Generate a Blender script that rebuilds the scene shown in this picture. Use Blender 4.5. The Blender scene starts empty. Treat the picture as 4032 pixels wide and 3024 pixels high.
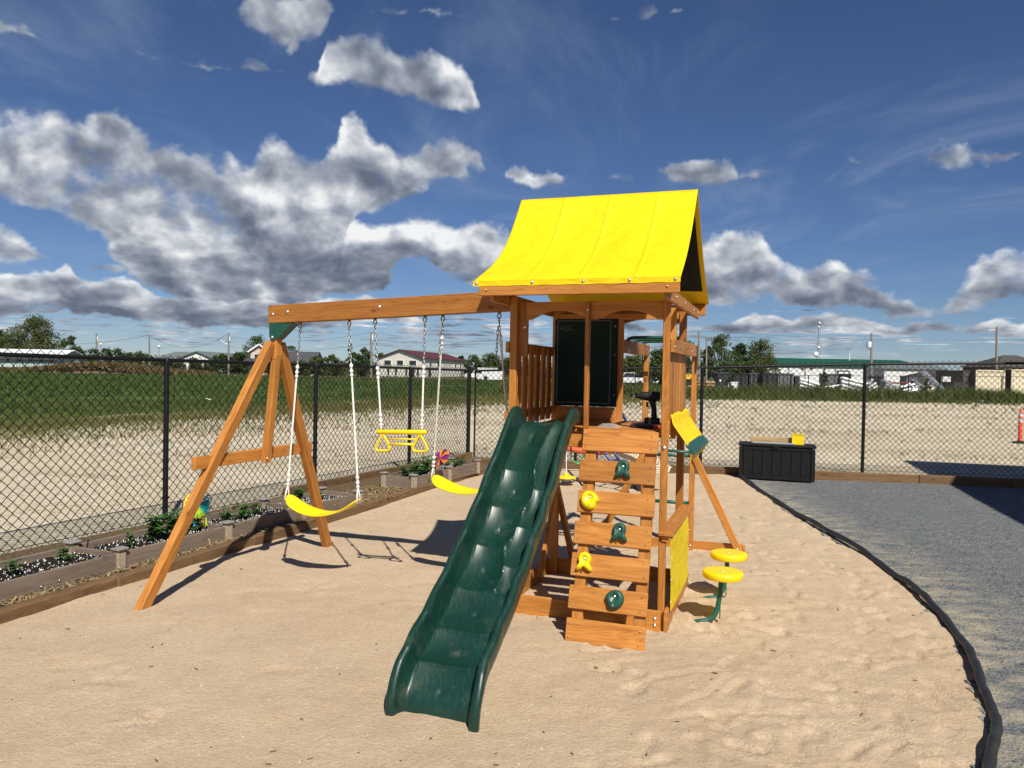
import bpy, bmesh, math, random
import numpy as np
from mathutils import Vector, Matrix

R = math.radians
random.seed(7)
rng = np.random.default_rng(11)
scene = bpy.context.scene
col = scene.collection

# ------------------------------------------------------------------ camera
CAM_H, PITCH, ROLL, FPX = 1.6, R(0.95), R(1.05), 3030.0
cam_d = bpy.data.cameras.new('camera')
cam_d.sensor_width = 36.0
cam_d.lens = 36.0 * FPX / 4032.0
cam_d.clip_start, cam_d.clip_end = 0.05, 20000
cam = bpy.data.objects.new('camera', cam_d)
col.objects.link(cam)
_f = Vector((0, math.cos(PITCH), -math.sin(PITCH)))
_r0, _u0 = Vector((1, 0, 0)), Vector((0, math.sin(PITCH), math.cos(PITCH)))
_r = _r0 * math.cos(ROLL) + _u0 * math.sin(ROLL)
_u = -_r0 * math.sin(ROLL) + _u0 * math.cos(ROLL)
cam.matrix_world = Matrix(((_r.x, _u.x, -_f.x, 0), (_r.y, _u.y, -_f.y, 0), (_r.z, _u.z, -_f.z, CAM_H), (0, 0, 0, 1)))
scene.camera = cam


def ray(px, py):
    a, b = (px - 2016) / FPX, -(py - 1512) / FPX
    return _r * a + _u * b + _f


def G(px, py, z=0.0):                      # where the photo's pixel meets the level z
    r = ray(px, py)
    t = (z - CAM_H) / r.z
    return Vector((r.x * t, r.y * t, z))


def A(px, py, d):                          # point at distance d on the pixel's ray
    r = ray(px, py)
    return Vector((0, 0, CAM_H)) + r * (d / r.y)


# ------------------------------------------------------------------ sun, sky, exposure
SUN_DIR = Vector((-0.285, 0.878, -1.0)).normalized()      # direction the light travels
sun_d = bpy.data.lights.new('sun', 'SUN')
sun_d.energy = 5.0
sun_d.angle = R(0.53)
sun_d.color = (1.0, 0.95, 0.86)
sun = bpy.data.objects.new('sun', sun_d)
col.objects.link(sun)
sun.rotation_euler = SUN_DIR.to_track_quat('-Z', 'Y').to_euler()
SUN_EL = math.asin(-SUN_DIR.z)
SUN_AZ = math.atan2(-SUN_DIR.x, -SUN_DIR.y)               # from +Y towards +X

scene.view_settings.view_transform = 'Standard'
scene.view_settings.look = 'None'
scene.view_settings.exposure = 0.30
scene.view_settings.gamma = 1.0
scene.view_settings.use_curve_mapping = False

world = bpy.data.worlds.new('World')
scene.world = world
world.use_nodes = True
wt = world.node_tree
wt.nodes.clear()


class NT:                                   # small node-tree writer
    def __init__(s, nt):
        s.nt = nt

    def n(s, t, **kw):
        nd = s.nt.nodes.new(t)
        for k, v in kw.items():
            setattr(nd, k, v)
        return nd

    def put(s, sock, v):
        if v is None:
            return
        if hasattr(v, 'is_linked') or isinstance(v, bpy.types.NodeSocket):
            s.nt.links.new(v, sock)
        else:
            sock.default_value = v

    def m(s, op, a, b=None, c=None, clamp=False):
        nd = s.n('ShaderNodeMath', operation=op)
        nd.use_clamp = clamp
        for i, v in enumerate((a, b, c)):
            s.put(nd.inputs[i], v)
        return nd.outputs[0]

    def vm(s, op, a, b=None, out=0):
        nd = s.n('ShaderNodeVectorMath', operation=op)
        s.put(nd.inputs[0], a)
        if b is not None:
            s.put(nd.inputs[3 if op == 'SCALE' else 1], b)
        return nd.outputs[out]

    def noise(s, vec, scale, detail=4, rough=0.55, dist=0.0, out=0):
        nd = s.n('ShaderNodeTexNoise')
        s.put(nd.inputs['Vector'], vec)
        nd.inputs['Scale'].default_value = scale
        nd.inputs['Detail'].default_value = detail
        nd.inputs['Roughness'].default_value = rough
        nd.inputs['Distortion'].default_value = dist
        return nd.outputs[out]

    def mapr(s, v, a, b, c=0.0, d=1.0, smooth=False):
        nd = s.n('ShaderNodeMapRange')
        if smooth:
            nd.interpolation_type = 'SMOOTHSTEP'
        s.put(nd.inputs['Value'], v)
        for k, x in zip(('From Min', 'From Max', 'To Min', 'To Max'), (a, b, c, d)):
            nd.inputs[k].default_value = x
        return nd.outputs[0]

    def ramp(s, fac, stops):
        nd = s.n('ShaderNodeValToRGB')
        s.put(nd.inputs[0], fac)
        el = nd.color_ramp.elements
        while len(el) > 1:
            el.remove(el[-1])
        el[0].position, el[0].color = stops[0][0], (*stops[0][1], 1)
        for p, c in stops[1:]:
            e = el.new(p)
            e.color = (*c, 1)
        return nd.outputs[0]

    def mix(s, fac, a, b, mode='MIX'):
        nd = s.n('ShaderNodeMix', data_type='RGBA', blend_type=mode)
        s.put(nd.inputs['Factor'], fac)
        for k, v in ((6, a), (7, b)):
            if isinstance(v, tuple):
                v = (*v[:3], 1)
            s.put(nd.inputs[k], v)
        return nd.outputs[2]


W_ = NT(wt)
wtc = W_.n('ShaderNodeTexCoord').outputs['Generated']
sky = W_.n('ShaderNodeTexSky', sky_type='NISHITA')
sky.sun_disc = False
sky.sun_elevation = SUN_EL
sky.sun_rotation = SUN_AZ
sky.air_density, sky.dust_density, sky.ozone_density = 1.0, 0.0, 3.4
sky.altitude = 1200

# cumulus layers as they stand in the photograph: (x, top, foot) in pixels of a 2212 px wide view, turned into azimuth and elevation
LAYERS = [
    [(-310, 400, 385), (-190, 330, 420), (-60, 262, 430), (0, 250, 425), (45, 238, 450), (120, 226, 480), (185, 250, 500), (235, 226, 530), (270, 268, 585), (310, 288, 615), (365, 305, 640), (430, 318, 655), (475, 338, 660), (520, 352, 660), (560, 318, 660), (595, 300, 660), (640, 338, 660), (690, 345, 655), (728, 300, 640), (748, 232, 560), (775, 240, 470), (820, 300, 455), (870, 322, 440), (930, 312, 398), (985, 290, 392), (1030, 312, 388), (1062, 362, 386), (1085, 385, 384)],
    [(-240, 545, 530), (-60, 480, 560), (30, 488, 566), (110, 552, 572), (150, 580, 570), (570, 606, 598), (690, 510, 640), (760, 468, 655), (830, 500, 650), (880, 470, 560), (930, 470, 545), (980, 500, 600), (1040, 474, 610), (1110, 500, 615), (1180, 560, 600), (1210, 600, 590), (1475, 600, 590), (1515, 535, 655), (1575, 508, 648), (1640, 516, 640), (1685, 562, 660), (1745, 580, 672), (1800, 572, 680), (1925, 628, 682), (2010, 668, 690), (2070, 618, 692), (2120, 560, 676), (2165, 528, 664), (2260, 530, 660), (2480, 610, 595)],
    [(-320, 650, 640), (-60, 585, 690), (40, 600, 690), (110, 590, 690), (150, 562, 680), (190, 600, 690), (270, 612, 700), (350, 640, 705), (430, 630, 712), (520, 652, 715), (600, 645, 712), (700, 662, 716), (800, 640, 700), (900, 678, 700), (1010, 705, 700), (1240, 705, 700), (1290, 690, 712), (1360, 684, 712), (1420, 706, 700), (1530, 690, 712), (1620, 668, 712), (1700, 690, 716), (1790, 680, 718), (1900, 700, 722), (2000, 690, 722), (2090, 696, 726), (2160, 680, 722), (2270, 690, 726), (2540, 715, 705)],
    [(655, 180, 160), (690, 150, 172), (715, 78, 180), (765, 62, 188), (815, 80, 200), (850, 112, 210), (905, 122, 218), (955, 138, 228), (1000, 168, 234), (1030, 215, 236), (1045, 245, 230), (1085, 400, 380), (1110, 352, 400), (1150, 345, 420), (1195, 368, 410), (1215, 405, 380), (1405, 380, 360), (1430, 356, 376), (1470, 352, 384), (1520, 328, 400), (1565, 326, 402), (1592, 345, 392), (1608, 385, 370)],
    [(470, 60, 20), (505, 10, 30), (540, -40, 62), (590, -40, 92), (640, -40, 112), (690, -40, 84), (725, 0, 40), (745, 40, 10)],
]
AZ0, AZ1, EMAX = -.80, .80, .60
wsep = W_.n('ShaderNodeSeparateXYZ')
W_.put(wsep.inputs[0], wtc)
# warp, so that outlines billow
wv = W_.noise(wtc, 11.0, 4, .62, out=1)
wv = W_.vm('SCALE', W_.vm('SUBTRACT', wv, (.5, .5, .5)), .055)
wv2 = W_.n('ShaderNodeSeparateXYZ')
W_.put(wv2.inputs[0], wv)
waz = W_.m('ADD', W_.m('ARCTAN2', wsep.outputs[0], wsep.outputs[1]), wv2.outputs[0])
wel0 = W_.m('ARCSINE', wsep.outputs[2])
wel = W_.m('ADD', wel0, W_.m('MULTIPLY', wv2.outputs[1], .8))
tpos = W_.mapr(waz, AZ0, AZ1, 0, 1)
bv = W_.n('ShaderNodeCombineXYZ')
W_.put(bv.inputs[0], wsep.outputs[0])
W_.put(bv.inputs[1], wsep.outputs[1])
W_.put(bv.inputs[2], W_.m('MULTIPLY', W_.m('POWER', W_.m('MAXIMUM', wsep.outputs[2], .001), .55), 1.15))
BVEC = bv.outputs[0]
nz = W_.noise(BVEC, 23.0, 7, .61, .2)
big = W_.noise(BVEC, 7.5, 4, .52, .2)
big_s = W_.noise(W_.vm('ADD', BVEC, (.016, 0, .030)), 7.5, 4, .52, .2)
nzl = W_.noise(BVEC, 17.0, 3.5, .5, .25)
nz_s = W_.noise(W_.vm('ADD', BVEC, (.010, 0, .017)), 17.0, 3.5, .5, .25)
best, hrel = None, None


def ang(x, y):
    k = 4032 / 2212
    d = ray(x * k, y * k).normalized()
    return math.atan2(d.x, d.y), math.asin(d.z)


for lay, (soft_t, soft_f) in zip(LAYERS, ((.030, .020), (.026, .016), (.011, .007), (.024, .016), (.030, .020))):
    stops = []
    for (x, t, f) in lay:
        a_, et = ang(x, t)
        _, ef = ang(x, f)
        stops.append(((a_ - AZ0) / (AZ1 - AZ0), (max(et, 0) / EMAX, max(ef, 0) / EMAX, 0)))
    # before the first and after the last stop the layer is closed (top below foot)
    rp_ = W_.ramp(tpos, [s_ for s_ in stops if 0 <= s_[0] <= 1])
    sc_ = W_.n('ShaderNodeSeparateColor')
    W_.put(sc_.inputs[0], rp_)
    top = W_.m('MULTIPLY', sc_.outputs[0], EMAX)
    foot = W_.m('MULTIPLY', sc_.outputs[1], EMAX)
    da = W_.m('DIVIDE', W_.m('SUBTRACT', top, wel), soft_t)
    db = W_.m('DIVIDE', W_.m('SUBTRACT', wel, foot), soft_f)
    dd = W_.m('MINIMUM', W_.m('MINIMUM', da, db), .75)
    hh = W_.m('DIVIDE', W_.m('SUBTRACT', wel, foot), W_.m('MAXIMUM', W_.m('SUBTRACT', top, foot), .02), clamp=True)
    if best is None:
        best, hrel = dd, hh
    else:
        g = W_.mapr(W_.m('SUBTRACT', dd, best), -.35, .35, 0, 1, True)
        hrel = W_.m('ADD', W_.m('MULTIPLY', g, hh), W_.m('MULTIPLY', W_.m('SUBTRACT', 1, g), hrel))
        best = W_.m('MAXIMUM', best, dd)
# small far cumulus thinning out towards the horizon, laid on a level sheet so that they crowd together there
hz0 = W_.m('MAXIMUM', wsep.outputs[2], .012)
shv = W_.n('ShaderNodeCombineXYZ')
W_.put(shv.inputs[0], W_.m('DIVIDE', wsep.outputs[0], hz0))
W_.put(shv.inputs[1], W_.m('DIVIDE', wsep.outputs[1], hz0))
fld = W_.noise(shv.outputs[0], .62, 4, .55)
fld = W_.m('ADD', W_.m('MULTIPLY', W_.m('SUBTRACT', fld, .50), 7.0), W_.mapr(wel0, .055, .135, 0, -2.5))
fld = W_.m('MINIMUM', W_.m('ADD', fld, W_.mapr(wel0, .004, .03, -1.6, 0)), .35)
gsel = W_.m('GREATER_THAN', fld, best)
hrel = W_.m('ADD', W_.m('MULTIPLY', gsel, W_.mapr(fld, -.4, .35, .95, .35)), W_.m('MULTIPLY', W_.m('SUBTRACT', 1, gsel), hrel))
best = W_.m('MAXIMUM', best, fld)
# unseen cloud all round outside the view, kept sparse to lessen fill in shadows
far = W_.mapr(W_.noise(W_.vm('ADD', W_.vm('MULTIPLY', wtc, (1, 1, 2.6)), (3.1, 8.7, 0)), 3.0, 2, .5), .58, .74, -1, .75)
far = W_.m('SUBTRACT', far, W_.mapr(wel0, .30, .55, 0, 2.0))
inview = W_.mapr(W_.m('ABSOLUTE', waz), .60, .82, 3.0, 0, True)
best = W_.m('MAXIMUM', best, W_.m('SUBTRACT', far, inview))
dens = W_.m('ADD', best, W_.m('ADD', W_.m('MULTIPLY', W_.m('SUBTRACT', nz, .5), 1.7), W_.m('MULTIPLY', W_.m('SUBTRACT', big, .5), 2.6)))
alpha = W_.mapr(dens, -.12, .48, 0, 1, True)
lit = W_.m('ADD', W_.m('MULTIPLY', W_.m('SUBTRACT', nzl, nz_s), 1.5), W_.m('MULTIPLY', W_.m('SUBTRACT', big, big_s), 2.3))
lit = W_.m('ADD', lit, W_.m('ADD', .215, W_.m('MULTIPLY', hrel, .42)))
lit = W_.m('ADD', lit, W_.mapr(dens, .15, 1.3, .20, -.08))
ccol = W_.ramp(lit, [(.05, (.105, .128, .175)), (.28, (.175, .20, .255)), (.50, (.275, .305, .36)), (.72, (.46, .485, .525)), (.96, (.72, .73, .74))])
# thin cirrus
sepw = W_.n('ShaderNodeSeparateXYZ')
W_.put(sepw.inputs[0], wtc)
hz = W_.m('MAXIMUM', sepw.outputs[2], .05)
pl = W_.n('ShaderNodeCombineXYZ')
W_.put(pl.inputs[0], W_.m('DIVIDE', sepw.outputs[0], hz))
W_.put(pl.inputs[1], W_.m('DIVIDE', sepw.outputs[1], hz))
ci_v = W_.vm('MULTIPLY', pl.outputs[0], (1.0, .45, 1))
ci = W_.noise(ci_v, 1.15, 8, .62, .9)
ci = W_.mapr(ci, .44, .80, 0, .50, True)
cimask = W_.mapr(W_.noise(pl.outputs[0], .28, 2, .5), .30, .56, .3, 1, True)
ci = W_.m('MULTIPLY', W_.m('MULTIPLY', ci, cimask), W_.mapr(sepw.outputs[2], .02, .2, .25, 1))
SKY_STR = .047
skyc = W_.mix(1.0, sky.outputs[0], (SKY_STR * .80, SKY_STR * .92, SKY_STR * 1.16), 'MULTIPLY')
skyc = W_.mix(ci, skyc, (.26, .33, .45))
skyc = W_.mix(alpha, skyc, ccol)
bg = W_.n('ShaderNodeBackground')
W_.put(bg.inputs[0], skyc)
bg.inputs[1].default_value = 1.0
wo = W_.n('ShaderNodeOutputWorld')
W_.put(wo.inputs[0], bg.outputs[0])

# ------------------------------------------------------------------ helpers
WM = {}                                    # world matrix of every object made here


def adopt(o, mw, parent=None):
    WM[o.name] = mw.copy()
    if parent is not None:
        o.parent = parent
        o.matrix_basis = WM[parent.name].inverted() @ mw
    else:
        o.matrix_basis = mw


def tag(o, label=None, cat=None, group=None, kind=None):
    for k, v in (('label', label), ('category', cat), ('group', group), ('kind', kind)):
        if v:
            o[k] = v
    return o


def thing(name, label, cat, loc=(0, 0, 0), group=None):
    o = bpy.data.objects.new(name, None)
    col.objects.link(o)
    o.empty_display_size = .1
    adopt(o, Matrix.Translation(Vector(loc)))
    return tag(o, label, cat, group)


def link_mesh(name, me, mat, parent=None, mw=None):
    o = bpy.data.objects.new(name, me)
    col.objects.link(o)
    if mat is not None and not me.materials:
        me.materials.append(mat)
    adopt(o, mw if mw is not None else Matrix.Identity(4), parent)
    return o


def mesh_np(name, verts, faces, mat, parent=None, smooth=False, mw=None, origin=None):
    me = bpy.data.meshes.new(name)
    v = np.asarray(verts, dtype=np.float64).reshape(-1, 3)
    if origin is not None:
        v = v - np.array(origin)
        mw = Matrix.Translation(Vector(origin))
    if isinstance(faces, np.ndarray):
        k = faces.shape[1]
        nf = faces.shape[0]
        me.vertices.add(len(v))
        me.vertices.foreach_set('co', v.astype(np.float32).ravel())
        me.loops.add(nf * k)
        me.loops.foreach_set('vertex_index', faces.astype(np.int32).ravel())
        me.polygons.add(nf)
        me.polygons.foreach_set('loop_start', np.arange(0, nf * k, k, dtype=np.int32))
        me.update(calc_edges=True)
        me.validate()
    else:
        me.from_pydata(v.tolist(), [], faces)
    if smooth:
        me.polygons.foreach_set('use_smooth', [True] * len(me.polygons))
    me.update()
    return link_mesh(name, me, mat, parent, mw)


class MB:
    """collects shapes in world coordinates and links them as one mesh"""
    def __init__(s):
        s.v, s.f = [], []

    def add(s, v, f):
        b = len(s.v)
        s.v += [tuple(x) for x in v]
        s.f += [tuple(i + b for i in q) for q in f]
        return s

    def box(s, c, size, M=None, ch=0.0):
        c = Vector(c)
        hx, hy, hz_ = (x / 2 for x in size)
        if ch <= 0:
            vs = [Vector((x, y, z)) for x in (-hx, hx) for y in (-hy, hy) for z in (-hz_, hz_)]
            fs = [(0, 1, 3, 2), (4, 6, 7, 5), (0, 4, 5, 1), (2, 3, 7, 6), (0, 2, 6, 4), (1, 5, 7, 3)]
        else:
            vs, fs = chbox(size, ch)
            vs = [Vector(x) for x in vs]
        if M is not None:
            vs = [M @ x for x in vs]
        return s.add([x + c for x in vs], fs)

    def tube(s, pts, r, n=8, closed=False, cap=True, up=None):
        pts = [Vector(p) for p in pts]
        rs = r if isinstance(r, (list, tuple)) else [r] * len(pts)
        m = len(pts)
        vs, fs = [], []
        prev = None
        for i, p in enumerate(pts):
            if closed:
                t = pts[(i + 1) % m] - pts[i - 1]
            else:
                t = pts[min(i + 1, m - 1)] - pts[max(i - 1, 0)]
            t.normalize()
            if prev is None:
                a = Vector(up) if up else (Vector((0, 0, 1)) if abs(t.z) < .9 else Vector((1, 0, 0)))
                x = t.cross(a).normalized()
            else:
                x = (prev - t * prev.dot(t)).normalized()
            prev = x
            y = t.cross(x)
            for k in range(n):
                a = 2 * math.pi * k / n
                vs.append(p + (x * math.cos(a) + y * math.sin(a)) * rs[i])
        L = m if closed else m - 1
        for i in range(L):
            j = (i + 1) % m
            for k in range(n):
                k2 = (k + 1) % n
                fs.append((i * n + k, i * n + k2, j * n + k2, j * n + k))
        if cap and not closed:
            fs.append(tuple(range(n - 1, -1, -1)))
            fs.append(tuple((m - 1) * n + k for k in range(n)))
        return s.add(vs, fs)

    def lathe(s, prof, c, axis=(0, 0, 1), n=20):
        z = Vector(axis).normalized()
        a = Vector((1, 0, 0)) if abs(z.x) < .9 else Vector((0, 1, 0))
        x = z.cross(a).normalized()
        y = z.cross(x)
        c = Vector(c)
        vs, fs = [], []
        for (r, h) in prof:
            for k in range(n):
                t = 2 * math.pi * k / n
                vs.append(c + z * h + (x * math.cos(t) + y * math.sin(t)) * max(r, 1e-4))
        for i in range(len(prof) - 1):
            for k in range(n):
                k2 = (k + 1) % n
                fs.append((i * n + k, i * n + k2, (i + 1) * n + k2, (i + 1) * n + k))
        fs.append(tuple(range(n - 1, -1, -1)))
        fs.append(tuple((len(prof) - 1) * n + k for k in range(n)))
        return s.add(vs, fs)

    def prism(s, poly, o, ex, ey, ez, depth):
        """polygon (x,y list) in plane ex,ey at o, extruded along ez"""
        o, ex, ey, ez = Vector(o), Vector(ex), Vector(ey), Vector(ez)
        n = len(poly)
        vs = [o + ex * p[0] + ey * p[1] for p in poly] + [o + ex * p[0] + ey * p[1] + ez * depth for p in poly]
        fs = [tuple(range(n - 1, -1, -1)), tuple(range(n, 2 * n))] + [(i, (i + 1) % n, n + (i + 1) % n, n + i) for i in range(n)]
        return s.add(vs, fs)

    def build(s, name, mat, parent=None, smooth=False, origin=None, angle=None):
        if origin is None:
            a = np.array(s.v)
            origin = (a.min(0) + a.max(0)) / 2
        o = mesh_np(name, s.v, s.f, mat, parent, smooth, origin=Vector(origin))
        if angle:
            o.data.set_sharp_from_angle(angle=R(angle))
        return o


_cb = {}


def chbox(size, c):
    """box with chamfered edges, 24 vertices"""
    hx, hy, hz_ = (x / 2 for x in size)
    c = min(c, hx * .6, hy * .6, hz_ * .6)
    vs, idx = [], {}
    for sx in (-1, 1):
        for sy in (-1, 1):
            for sz in (-1, 1):
                for ax in range(3):
                    p = [sx * hx, sy * hy, sz * hz_]
                    for k in range(3):
                        if k != ax:
                            p[k] -= (sx, sy, sz)[k] * c
                    idx[(sx, sy, sz, ax)] = len(vs)
                    vs.append(tuple(p))
    fs = []
    S = (-1, 1)
    for ax in range(3):
        o1, o2 = (ax + 1) % 3, (ax + 2) % 3
        for s in S:
            q = []
            for a, b in ((-1, -1), (1, -1), (1, 1), (-1, 1)):
                k = [0, 0, 0]
                k[ax], k[o1], k[o2] = s, a, b
                q.append(idx[(*k, ax)])
            fs.append(tuple(q) if s > 0 else tuple(q[::-1]))
        for a in S:                          # edges along ax
            for b in S:
                k0, k1 = [0] * 3, [0] * 3
                k0[ax], k1[ax] = -1, 1
                for k in (k0, k1):
                    k[o1], k[o2] = a, b
                q = [idx[(*k0, o1)], idx[(*k1, o1)], idx[(*k1, o2)], idx[(*k0, o2)]]
                fs.append(tuple(q) if a * b < 0 else tuple(q[::-1]))
    for sx in S:
        for sy in S:
            for sz in S:
                q = [idx[(sx, sy, sz, k)] for k in range(3)]
                fs.append(tuple(q) if sx * sy * sz > 0 else tuple(q[::-1]))
    return vs, fs


def frame(x, zhint):
    x = Vector(x).normalized()
    z = Vector(zhint)
    z = (z - x * z.dot(x)).normalized()
    y = z.cross(x)
    return x, y, z


def board(name, p0, p1, w, t, wdir, mat, parent=None, ch=.004, data=None):
    """plank from p0 to p1; w is its width along wdir, t its thickness; local X runs along the grain"""
    p0, p1 = Vector(p0), Vector(p1)
    x, y, z = frame(p1 - p0, wdir)
    L = (p1 - p0).length
    c = (p0 + p1) / 2
    M = Matrix(((x.x, y.x, z.x, c.x), (x.y, y.y, z.y, c.y), (x.z, y.z, z.z, c.z), (0, 0, 0, 1)))
    if data is None:
        vs, fs = chbox((L, t, w), ch)
        data = bpy.data.meshes.new(name)
        data.from_pydata(vs, [], fs)
        data.update()
    return link_mesh(name, data, mat, parent, M)


def rotz(a):
    return Matrix.Rotation(a, 3, 'Z')


# ------------------------------------------------------------------ materials
MATS = {}


def new_mat(name):
    m = bpy.data.materials.new(name)
    m.use_nodes = True
    nt = m.node_tree
    nt.nodes.clear()
    n = NT(nt)
    b = n.n('ShaderNodeBsdfPrincipled')
    o = n.n('ShaderNodeOutputMaterial')
    nt.links.new(b.outputs[0], o.inputs[0])
    MATS[name] = m
    return m, n, b, o


def setp(n, b, **kw):
    names = dict(col='Base Color', rough='Roughness', metal='Metallic', spec='Specular IOR Level', coat='Coat Weight', coatr='Coat Roughness', alpha='Alpha', trans='Transmission Weight', sheen='Sheen Weight')
    for k, v in kw.items():
        if isinstance(v, tuple):
            v = (*v[:3], 1)
        n.put(b.inputs[names[k]], v)


def bump(n, b, h, strength=.3, dist=.01):
    bn = n.n('ShaderNodeBump')
    bn.inputs['Strength'].default_value = strength
    bn.inputs['Distance'].default_value = dist
    n.put(bn.inputs['Height'], h)
    n.put(b.inputs['Normal'], bn.outputs[0])


def simple(name, c, rough=.5, metal=0, var=.12, scale=6.0, spec=.5, bmp=0.0, coat=0.0):
    """paint, plastic or metal with a little mottling and uneven gloss"""
    m, n, b, o = new_mat(name)
    tc = n.n('ShaderNodeTexCoord').outputs['Object']
    nz_ = n.noise(tc, scale, 5, .6)
    lo = tuple(x * (1 - var) for x in c)
    hi = tuple(min(1, x * (1 + var)) for x in c)
    setp(n, b, col=n.ramp(nz_, [(.25, lo), (.75, hi)]), metal=metal, spec=spec, coat=coat)
    n.put(b.inputs['Roughness'], n.mapr(n.noise(tc, scale * 3, 4, .6), .3, .7, max(rough - .1, .02), min(rough + .1, 1)))
    if bmp:
        bump(n, b, n.noise(tc, scale * 12, 4, .6), bmp, .004)
    return m


def wood(name, dark, mid, light, rough=.5, knots=True, grain=1.0, weather=0.0):
    m, n, b, o = new_mat(name)
    tc = n.n('ShaderNodeTexCoord').outputs['Object']
    oi = n.n('ShaderNodeObjectInfo')
    off = n.n('ShaderNodeCombineXYZ')
    n.put(off.inputs[0], n.m('MULTIPLY', oi.outputs['Random'], 37.0))
    n.put(off.inputs[1], n.m('MULTIPLY', oi.outputs['Random'], 91.0))
    n.put(off.inputs[2], n.m('MULTIPLY', oi.outputs['Random'], 53.0))
    p = n.vm('ADD', tc, off.outputs[0])
    # long wavy grain along X
    sl = n.vm('MULTIPLY', p, (.9, 14, 14))
    wv = n.noise(sl, 2.2, 6, .62, .35)
    fine = n.noise(n.vm('MULTIPLY', p, (4, 150, 150)), 1.6, 3, .6)
    ringv = n.vm('MULTIPLY', p, (.55, 6, 6))
    rg = n.noise(ringv, 2.0, 2, .5, 1.2)
    rg = n.m('FRACT', n.m('MULTIPLY', rg, 9.0))
    rg = n.mapr(n.m('ABSOLUTE', n.m('SUBTRACT', rg, .5)), 0, .5, 0, 1)
    f = n.m('ADD', n.m('MULTIPLY', wv, .62), n.m('MULTIPLY', fine, .22))
    f = n.m('ADD', f, n.m('MULTIPLY', rg, .16 * grain))
    c = n.ramp(f, [(.28, dark), (.50, mid), (.74, light)])
    # board to board differences of stain
    c = n.mix(1.0, c, n.ramp(oi.outputs['Random'], [(0, (.70, .66, .62)), (.35, (.95, .93, .9)), (.6, (1, 1, 1)), (1, (1.16, 1.14, 1.12))]), 'MULTIPLY')
    # broad blotches of stain
    c = n.mix(n.mapr(n.noise(p, 2.6, 3, .5), .45, .75, 0, .38), c, tuple(x * .62 for x in mid))
    if knots:
        kv = n.n('ShaderNodeTexVoronoi')
        kv.inputs['Scale'].default_value = 1.0
        kv.inputs['Randomness'].default_value = 1.0
        n.put(kv.inputs['Vector'], n.vm('MULTIPLY', p, (3.4, 6.5, 6.5)))
        kd = n.m('ADD', kv.outputs['Distance'], n.m('MULTIPLY', n.noise(p, 40, 2), .03))
        k = n.mapr(kd, .06, .125, 1, 0, True)
        c = n.mix(n.m('MULTIPLY', k, .8), c, tuple(x * .22 for x in dark))
        halo = n.mapr(kd, .06, .26, .35, 0, True)
        c = n.mix(halo, c, dark)
    if weather:
        c = n.mix(n.mapr(n.noise(p, 5, 5, .65), .35, .7, weather * .5, weather), c, (.30, .27, .24))
    setp(n, b, col=c, spec=.35)
    n.put(b.inputs['Roughness'], n.mapr(f, .3, .7, rough + .12, rough - .06))
    bump(n, b, n.m('ADD', n.m('MULTIPLY', fine, .5), wv), .22, .003)
    return m


cedar = wood('cedar_stain', (.27, .092, .017), (.455, .185, .036), (.60, .275, .068))
cedar_end = wood('cedar_end', (.16, .06, .018), (.36, .155, .05), (.52, .26, .10), knots=False)
timber_mat = wood('treated_timber', (.065, .034, .013), (.145, .080, .031), (.22, .132, .058), .8, True, 1.0, .06)
bed_mat = wood('weathered_plank', (.085, .056, .036), (.165, .118, .082), (.24, .18, .13), .85, True, .8, .25)
bedpost_mat = wood('pale_post', (.20, .15, .10), (.36, .28, .19), (.50, .41, .30), .85, False, .8, .3)
cap_mat = wood('grey_cap', (.13, .12, .11), (.24, .23, .22), (.36, .35, .34), .85, False, .6, .5)
plank_mat = wood('pine_plank', (.30, .19, .08), (.50, .34, .17), (.62, .46, .26), .7)
pole_mat = wood('pole_wood', (.10, .09, .075), (.19, .17, .145), (.29, .27, .23), .9, False, .6, .4)

steel = simple('zinc_steel', (.62, .63, .65), .28, 1.0, .15, 30)
chain_mat = simple('zinc_chain', (.50, .52, .54), .35, 1.0, .2, 40)
bronze = simple('bronze_hook', (.32, .25, .13), .35, 1.0, .2, 40)
green_tube = simple('green_powder_coat', (.008, .085, .060), .36, 0, .12, 9)
green_plastic = simple('green_plastic', (.010, .070, .050), .42, 0, .14, 20, bmp=.06)
yellow_plastic = simple('yellow_plastic', (.86, .60, .005), .38, 0, .05, 7, bmp=.03)
black_coat = simple('black_vinyl', (.007, .007, .008), .5, 0, .25, 20, spec=.3)
black_resin = simple('black_resin', (.007, .007, .0075), .55, 0, .35, 8, spec=.3, bmp=.12)
rope_mat = simple('white_rope', (.78, .77, .73), .8, 0, .10, 60, bmp=.2)
rope_shaded = simple('shaded_rope', (.60, .58, .55), .8, 0, .15, 60, bmp=.2)  # duller copy of the white rope, shade put into its colour
white_plastic = simple('white_plastic', (.78, .78, .76), .45, 0, .06, 20)
blue_tube = simple('blue_tube', (.012, .03, .17), .35, 0, .15, 12)
orange_plastic = simple('orange_plastic', (.62, .11, .035), .45, 0, .12, 9)
beige_plastic = simple('beige_plastic', (.62, .52, .36), .5, 0, .08, 9)
lime_plastic = simple('lime_plastic', (.05, .45, .10), .45, 0, .1, 9)
red_plastic = simple('delineator_orange', (.80, .12, .06), .5, 0, .10, 6)
reflect_white = simple('reflective_band', (.62, .62, .64), .35, 0, .08, 9)
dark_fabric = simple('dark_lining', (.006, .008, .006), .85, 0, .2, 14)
tool_black = simple('tool_black', (.012, .012, .013), .5, 0, .2, 20)
tool_yellow = simple('tool_yellow', (.55, .34, .01), .5, 0, .1, 20)
white_wall = simple('white_siding', (.72, .72, .70), .6, 0, .05, .6)
cream_wall = simple('cream_siding', (.78, .74, .64), .6, 0, .05, .5)
pink_wall = simple('beige_siding', (.55, .45, .37), .7, 0, .06, .8)
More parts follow.
